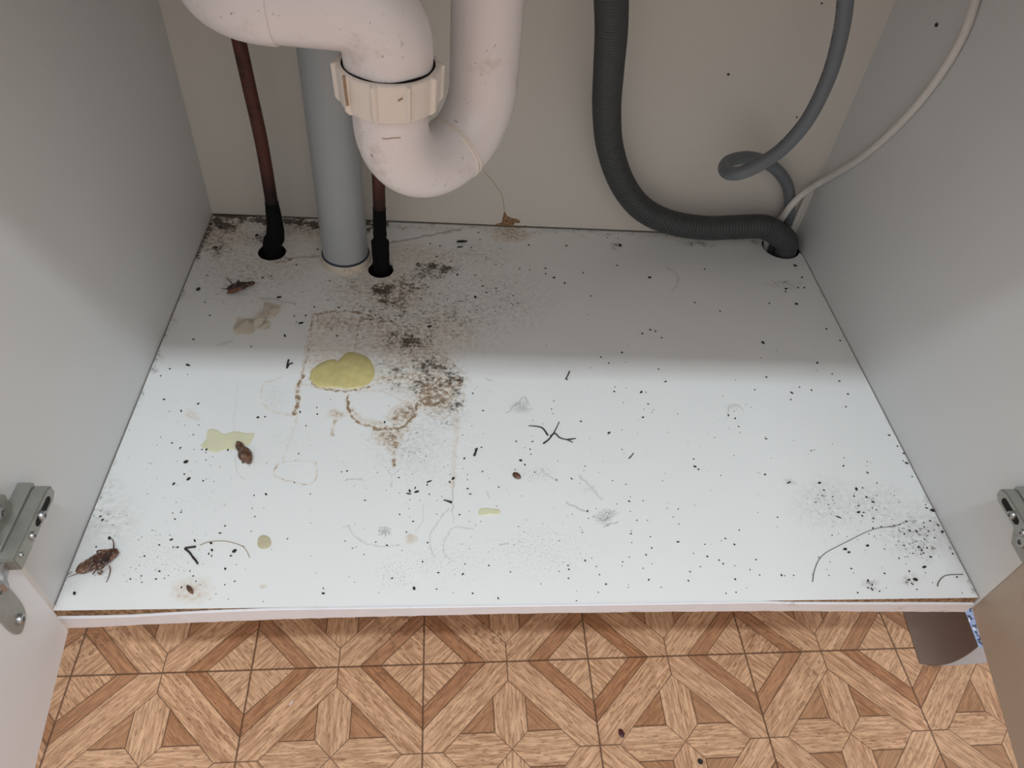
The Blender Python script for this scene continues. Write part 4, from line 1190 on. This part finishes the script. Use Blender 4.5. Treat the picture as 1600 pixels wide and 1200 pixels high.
batch(1200, 680, 4, [(757,2,18),(847,115,16),(865,176,26),(844,161,10),(911,160,18),(906,197,12),(929,231,8),(975,271,18),(900,260,10),(471,193,16),(475,142,10),(621,166,10),(621,235,20),(349,345,14),(403,386,12),(312,375,8),(299,420,10),(376,434,10),(551,338,30),(537,382,18),(614,389,18),(655,418,24),(564,443,14),(565,483,28),(597,484,14),(588,505,14),(679,380,10),(677,468,12),(657,521,18),(441,513,42),(59,514,12),(1047,425,22),(1027,473,32),(990,456,22),(985,435,10),(1012,537,14),(972,548,12),(976,575,12),(884,598,24),(926,601,24),(851,618,14),(1061,563,22),(1088,606,24),(1114,614,28),(976,650,16),(1040,642,12),(939,700,22),(993,705,18),(960,720,20),(971,738,14),(1016,762,22),(1153,742,14),(849,690,14),(885,680,10),(905,740,16),(955,745,12),(818,770,16),(870,760,10),(976,825,36),(882,851,16),(893,849,14),(984,860,10),(620,692,24),(480,714,28),(505,733,26),(400,626,10),(630,618,10),(665,632,10),(655,582,14),(707,572,12),(815,664,10),(728,712,10),(727,865,14),(381,877,10),(388,792,8),(316,764,10),(520,835,14),(535,862,10),(84,877,18),(104,880,10),(160,878,12),(650,935,18),(648,963,26),(623,910,20),(625,955,18),(930,965,12),(1175,677,12),(1180,888,14),(1304,922,14),(1315,985,26),(1213,987,10),(130,297,40),(320,300,24),(680,300,10),(591,330,12),(820,420,8),(758,573,10),(790,567,14),(820,560,14),(865,540,20),(1028,922,10),(696,976,12),(560,985,12),(740,955,8),(270,98,12),(290,92,8),(808,70,16),(920,905,34),(880,905,24),(900,930,22)])
batch(850, 400, 3.2, [(803,67,14),(195,84,14),(528,110,20),(234,201,10),(754,234,14),(531,370,16),(557,378,12),(491,389,12),(588,410,14),(1094,436,22),(1289,108,16),(1262,242,20),(1255,50,24),(284,507,14),(389,484,12),(323,537,10),(1411,366,12),(1480,424,14),(1365,536,16),(608,629,16),(350,679,14),(354,656,10),(486,682,22),(510,682,8),(520,741,14),(494,808,14),(398,733,12),(185,828,16),(323,886,24),(1238,685,20),(1234,719,10),(1337,672,14),(1476,627,12),(1519,692,12),(1440,591,10),(1277,657,10),(1509,755,10),(922,797,16),(955,813,12),(973,854,10),(1053,670,10),(1111,607,12),(1110,915,16),(754,1054,20),(772,1068,12),(748,1016,10),(1104,1094,12),(1495,1050,14),(1499,1009,10),(1337,975,12),(1352,968,10),(205,1052,10),(880,277,10),(572,567,10),(7,63,14),(8,90,10),(104,137,14),(50,110,16),(365,48,10),(1126,238,14),(1210,165,20),(1270,160,12),(1300,160,12),(1207,180,12)])
batch(300, 280, 4, [(290,265,12),(180,305,28),(150,430,30),(40,692,34),(95,603,16),(81,770,16),(112,852,18),(10,1003,20),(442,617,22),(497,608,16),(653,537,14),(640,858,12),(682,901,36),(652,893,10),(580,980,28),(370,1048,18),(712,853,18),(917,804,20),(545,740,36),(850,757,16),(907,982,14),(1113,880,10),(1485,923,36),(1412,527,14),(765,800,14),(683,270,16),(405,355,30),(680,310,12),(120,285,26),(1270,875,16),(785,440,14),(860,638,12)])
batch(600, 230, 4, [(487,592,80),(475,625,44),(545,628,12),(1140,617,18),(1475,617,30),(1395,567,10),(1462,570,10),(1007,760,18),(848,761,12),(910,766,10),(1063,817,12),(1240,783,14),(1292,930,10),(1457,740,8),(700,735,10),(905,613,14),(697,1027,10),(571,802,16),(700,883,12),(808,930,12),(570,940,26),(285,1128,40),(640,910,20),(617,870,20),(458,800,20),(420,715,16),(330,685,14),(288,604,12),(350,620,14),(222,668,8),(600,580,10),(590,535,12),(740,735,8)])

batch(600, 580, 2.667, [(1020,543,10),(1080,540,7),(1226,575,7),(1180,572,6),(1205,608,6),(1228,638,8),(1053,622,6),(1098,622,6),(1030,678,8),(1225,712,16),(1115,737,12),(1092,766,9),(1080,822,8),(1422,698,9),(1460,723,10),(1337,722,8),(1347,773,10),(1318,815,7),(1275,836,11),(1268,874,9),(1413,803,9),(1396,788,8),(1103,870,10),(1480,663,7),(1525,828,8),(1550,786,8),(1463,868,10),(1462,812,7),(1565,850,8),(1425,926,7),(1467,922,7),(1512,903,6),(838,790,10),(770,808,8),(770,828,7),(866,780,6),(885,815,8),(898,848,8),(925,888,10),(893,922,8),(802,957,8),(768,865,7),(1017,901,6),(994,795,8),(992,812,6),(1022,775,7),(1155,901,6),(1117,803,6),(1290,760,6),(1585,430,8),(1590,283,6),(1160,457,6),(1008,472,6),(952,456,6),(803,917,5),(730,707,6),(818,650,6),(826,672,6),(1110,690,7)])
drops = []
for u, v, s in RAW:
    if all((u - a) ** 2 + (v - b) ** 2 > 12 for a, b, _ in drops): drops.append((u, v, s))
drops = [q for q in drops if not any((q[0] - a) ** 2 + (q[1] - b) ** 2 < r * r for a, b, r in ((155, 880, 22), (381, 710, 16), (376, 451, 18)))]
drops.sort(key=lambda q: -q[2] * per_px(on_z(q[0], q[1])))

def drop_mesh(k):
    bm = bmesh.new()
    bmesh.ops.create_icosphere(bm, subdivisions=2, radius=0.5)
    ar = (0.62, 0.5, 0.72, 0.42)[k % 4]
    for v in bm.verts:
        p = v.co.copy()
        n = 1 + 0.22 * (vnoise(np.array([p.x * 4 + k * 7]), np.array([p.y * 4 + p.z * 3]), k)[0] - 0.5) * 2
        v.co = Vector((p.x * n, p.y * ar * n, p.z * ar * 0.72 * n + ar * 0.34))
    me = bpy.data.meshes.new('dropping'); bm.to_mesh(me); bm.free()
    for p in me.polygons: p.use_smooth = True
    me.materials.append(M['drop'])
    return me
DM = [drop_mesh(k) for k in range(4)]
REGIONS = [
    (lambda p: p.y > 0.33 and p.x < 0.02, 'small dark dropping among the shaded grime at the back left of the base', 'droppings in the shaded back left'),
    (lambda p: p.y > 0.33, 'small dark dropping on the clean shaded base at the back right', 'droppings in the shaded back right'),
    (lambda p: p.x < -0.20, 'small dark dropping on the lit base toward the left side panel', 'droppings on the lit left'),
    (lambda p: p.x < 0.17, 'small dark dropping on the lit middle of the base', 'droppings on the lit middle'),
    (lambda p: True, 'small dark dropping on the lit base toward the right side panel', 'droppings on the lit right'),
]
rr = random.Random(5)
protos = {}
def place_drop(u, v, s, k):
    p = on_z(u, v)
    if not (-W2 + 0.002 < p.x < W2 - 0.002 and 0.002 < p.y < D - 0.003): return
    L = max(s * per_px(p), 0.0010) * 0.92
    if k not in protos:
        protos[k] = bpy.data.objects.new('dropping', DM[k]); o = protos[k]
    else:
        o = protos[k].copy()
    COL.objects.link(o)
    o.location = p
    o.rotation_euler = (0, 0, rr.uniform(0, math.pi) if s < 9 else rr.uniform(-0.5, 0.5))
    o.scale = (L, L * (0.62 if s >= 9.5 else 1.05), L * (0.5 if s >= 9.5 else 1.0))
    for test, lab, grp in REGIONS:
        if test(p):
            tag(o, lab, 'dropping', grp); break
for i, (u, v, s) in enumerate(drops[:296]):
    k = (2 if s < 4 else rr.choice((0, 1, 3))) if s < 9 else 3
    place_drop(u, v, s, k)
# the smallest grit, as one object
bm = bmesh.new()
def grit(u, v, s):
    p = on_z(u, v)
    if not (-W2 + 0.002 < p.x < W2 - 0.002 and 0.002 < p.y < D - 0.003): return
    if any((p.x - a) ** 2 + (p.y - b) ** 2 < (r + 0.001) ** 2 for a, b, r in HOLES): return
    r = bmesh.ops.create_icosphere(bm, subdivisions=1, radius=0.5 * s * per_px(p))
    a = rr.uniform(0, 3.14); e = rr.uniform(0.5, 1)
    for q in r['verts']:
        x, y, z = q.co; y *= e; z = z * 0.5
        q.co = Vector((p.x + x * math.cos(a) - y * math.sin(a), p.y + x * math.sin(a) + y * math.cos(a), max(z + 0.2 * s * per_px(p), 0.0)))
for u, v, s in drops[296:]: grit(u, v, s)
for i in range(800):
    c = rr.choice([(650, 440, 90, 50), (640, 540, 90, 45), (690, 600, 60, 50), (640, 700, 90, 70), (330, 370, 50, 40), (430, 420, 110, 70), (750, 480, 120, 70), (1430, 840, 60, 60), (1350, 800, 60, 50), (250, 860, 110, 50), (700, 800, 220, 110), (900, 700, 250, 150), (1150, 700, 200, 170), (300, 760, 120, 100), (480, 360, 90, 14)])
    grit(rr.gauss(c[0], c[2] * 0.6), rr.gauss(c[1], c[3] * 0.6), rr.uniform(0.9, 2.1))
gr = build('grit', bm, M['drop'], None, True, (0, 0.3, 0))
tag(gr, 'fine dark grit scattered over the base panel', 'grit', kind='stuff')

# bits dropped on the vinyl in front
def floor_bit(name, u, v, lx, ly, rot, mat, label, cat):
    bm = bmesh.new(); bmesh.ops.create_icosphere(bm, subdivisions=2, radius=0.5)
    for q in bm.verts:
        n = 1 + 0.25 * (vnoise(np.array([q.co.x * 4.0]), np.array([q.co.y * 4.0]), int(u))[0] - 0.5)
        x, y, z = q.co.x * lx * n, q.co.y * ly * n, q.co.z * 0.0012 + 0.0005
        q.co = on_z(u, v, FLOOR_Z) + Vector((x * math.cos(rot) - y * math.sin(rot), x * math.sin(rot) + y * math.cos(rot), z))
    return tag(build(name, bm, mat, None, True, on_z(u, v, FLOOR_Z)), label, cat)
floor_bit('dried_drop', 971, 1146, 0.0062, 0.0092, 0.2, plain('dark_red_drop', (0.06, 0.012, 0.014), 0.4), 'dried dark red drop on the parquet vinyl floor', 'spot')
floor_bit('dirt_crumb', 1094, 1190, 0.0058, 0.0062, 0.0, M['drop'], 'grey black crumb of dirt on the parquet vinyl floor', 'crumb')
floor_bit('splinter', 455, 1099, 0.0011, 0.0062, -0.7, M['edge'], 'tiny white splinter on the parquet vinyl floor left of centre', 'splinter')
# fly specks on the upright panels
def speck(pos, nrm, L, label):
    o = protos[2].copy(); COL.objects.link(o); o.name = 'dropping'
    for k in ('label', 'category', 'group'):
        if k in o: del o[k]
    o.location = pos
    o.rotation_euler = Vector(nrm).to_track_quat('Z', 'Y').to_euler()
    o.scale = (L, L, L * 0.6)
    tag(o, label, 'dropping')
p = on_x(1464, 39, W2); speck(p, (-1, 0, 0), 0.0058, 'single dark dropping stuck high on the right side panel')
p = on_y(1138, 116, D); speck(p, (0, -1, 0), 0.0040, 'dark fly speck on the middle of the back panel right of the drain hose')
p = on_y(1284, 5, D); speck(p, (0, -1, 0), 0.0028, 'dark fly speck on the back panel at the top beside the slim hose')
p = on_y(1245, 183, D); speck(p, (0, -1, 0), 0.0030, 'dark fly speck on the back panel just above the hose loop')
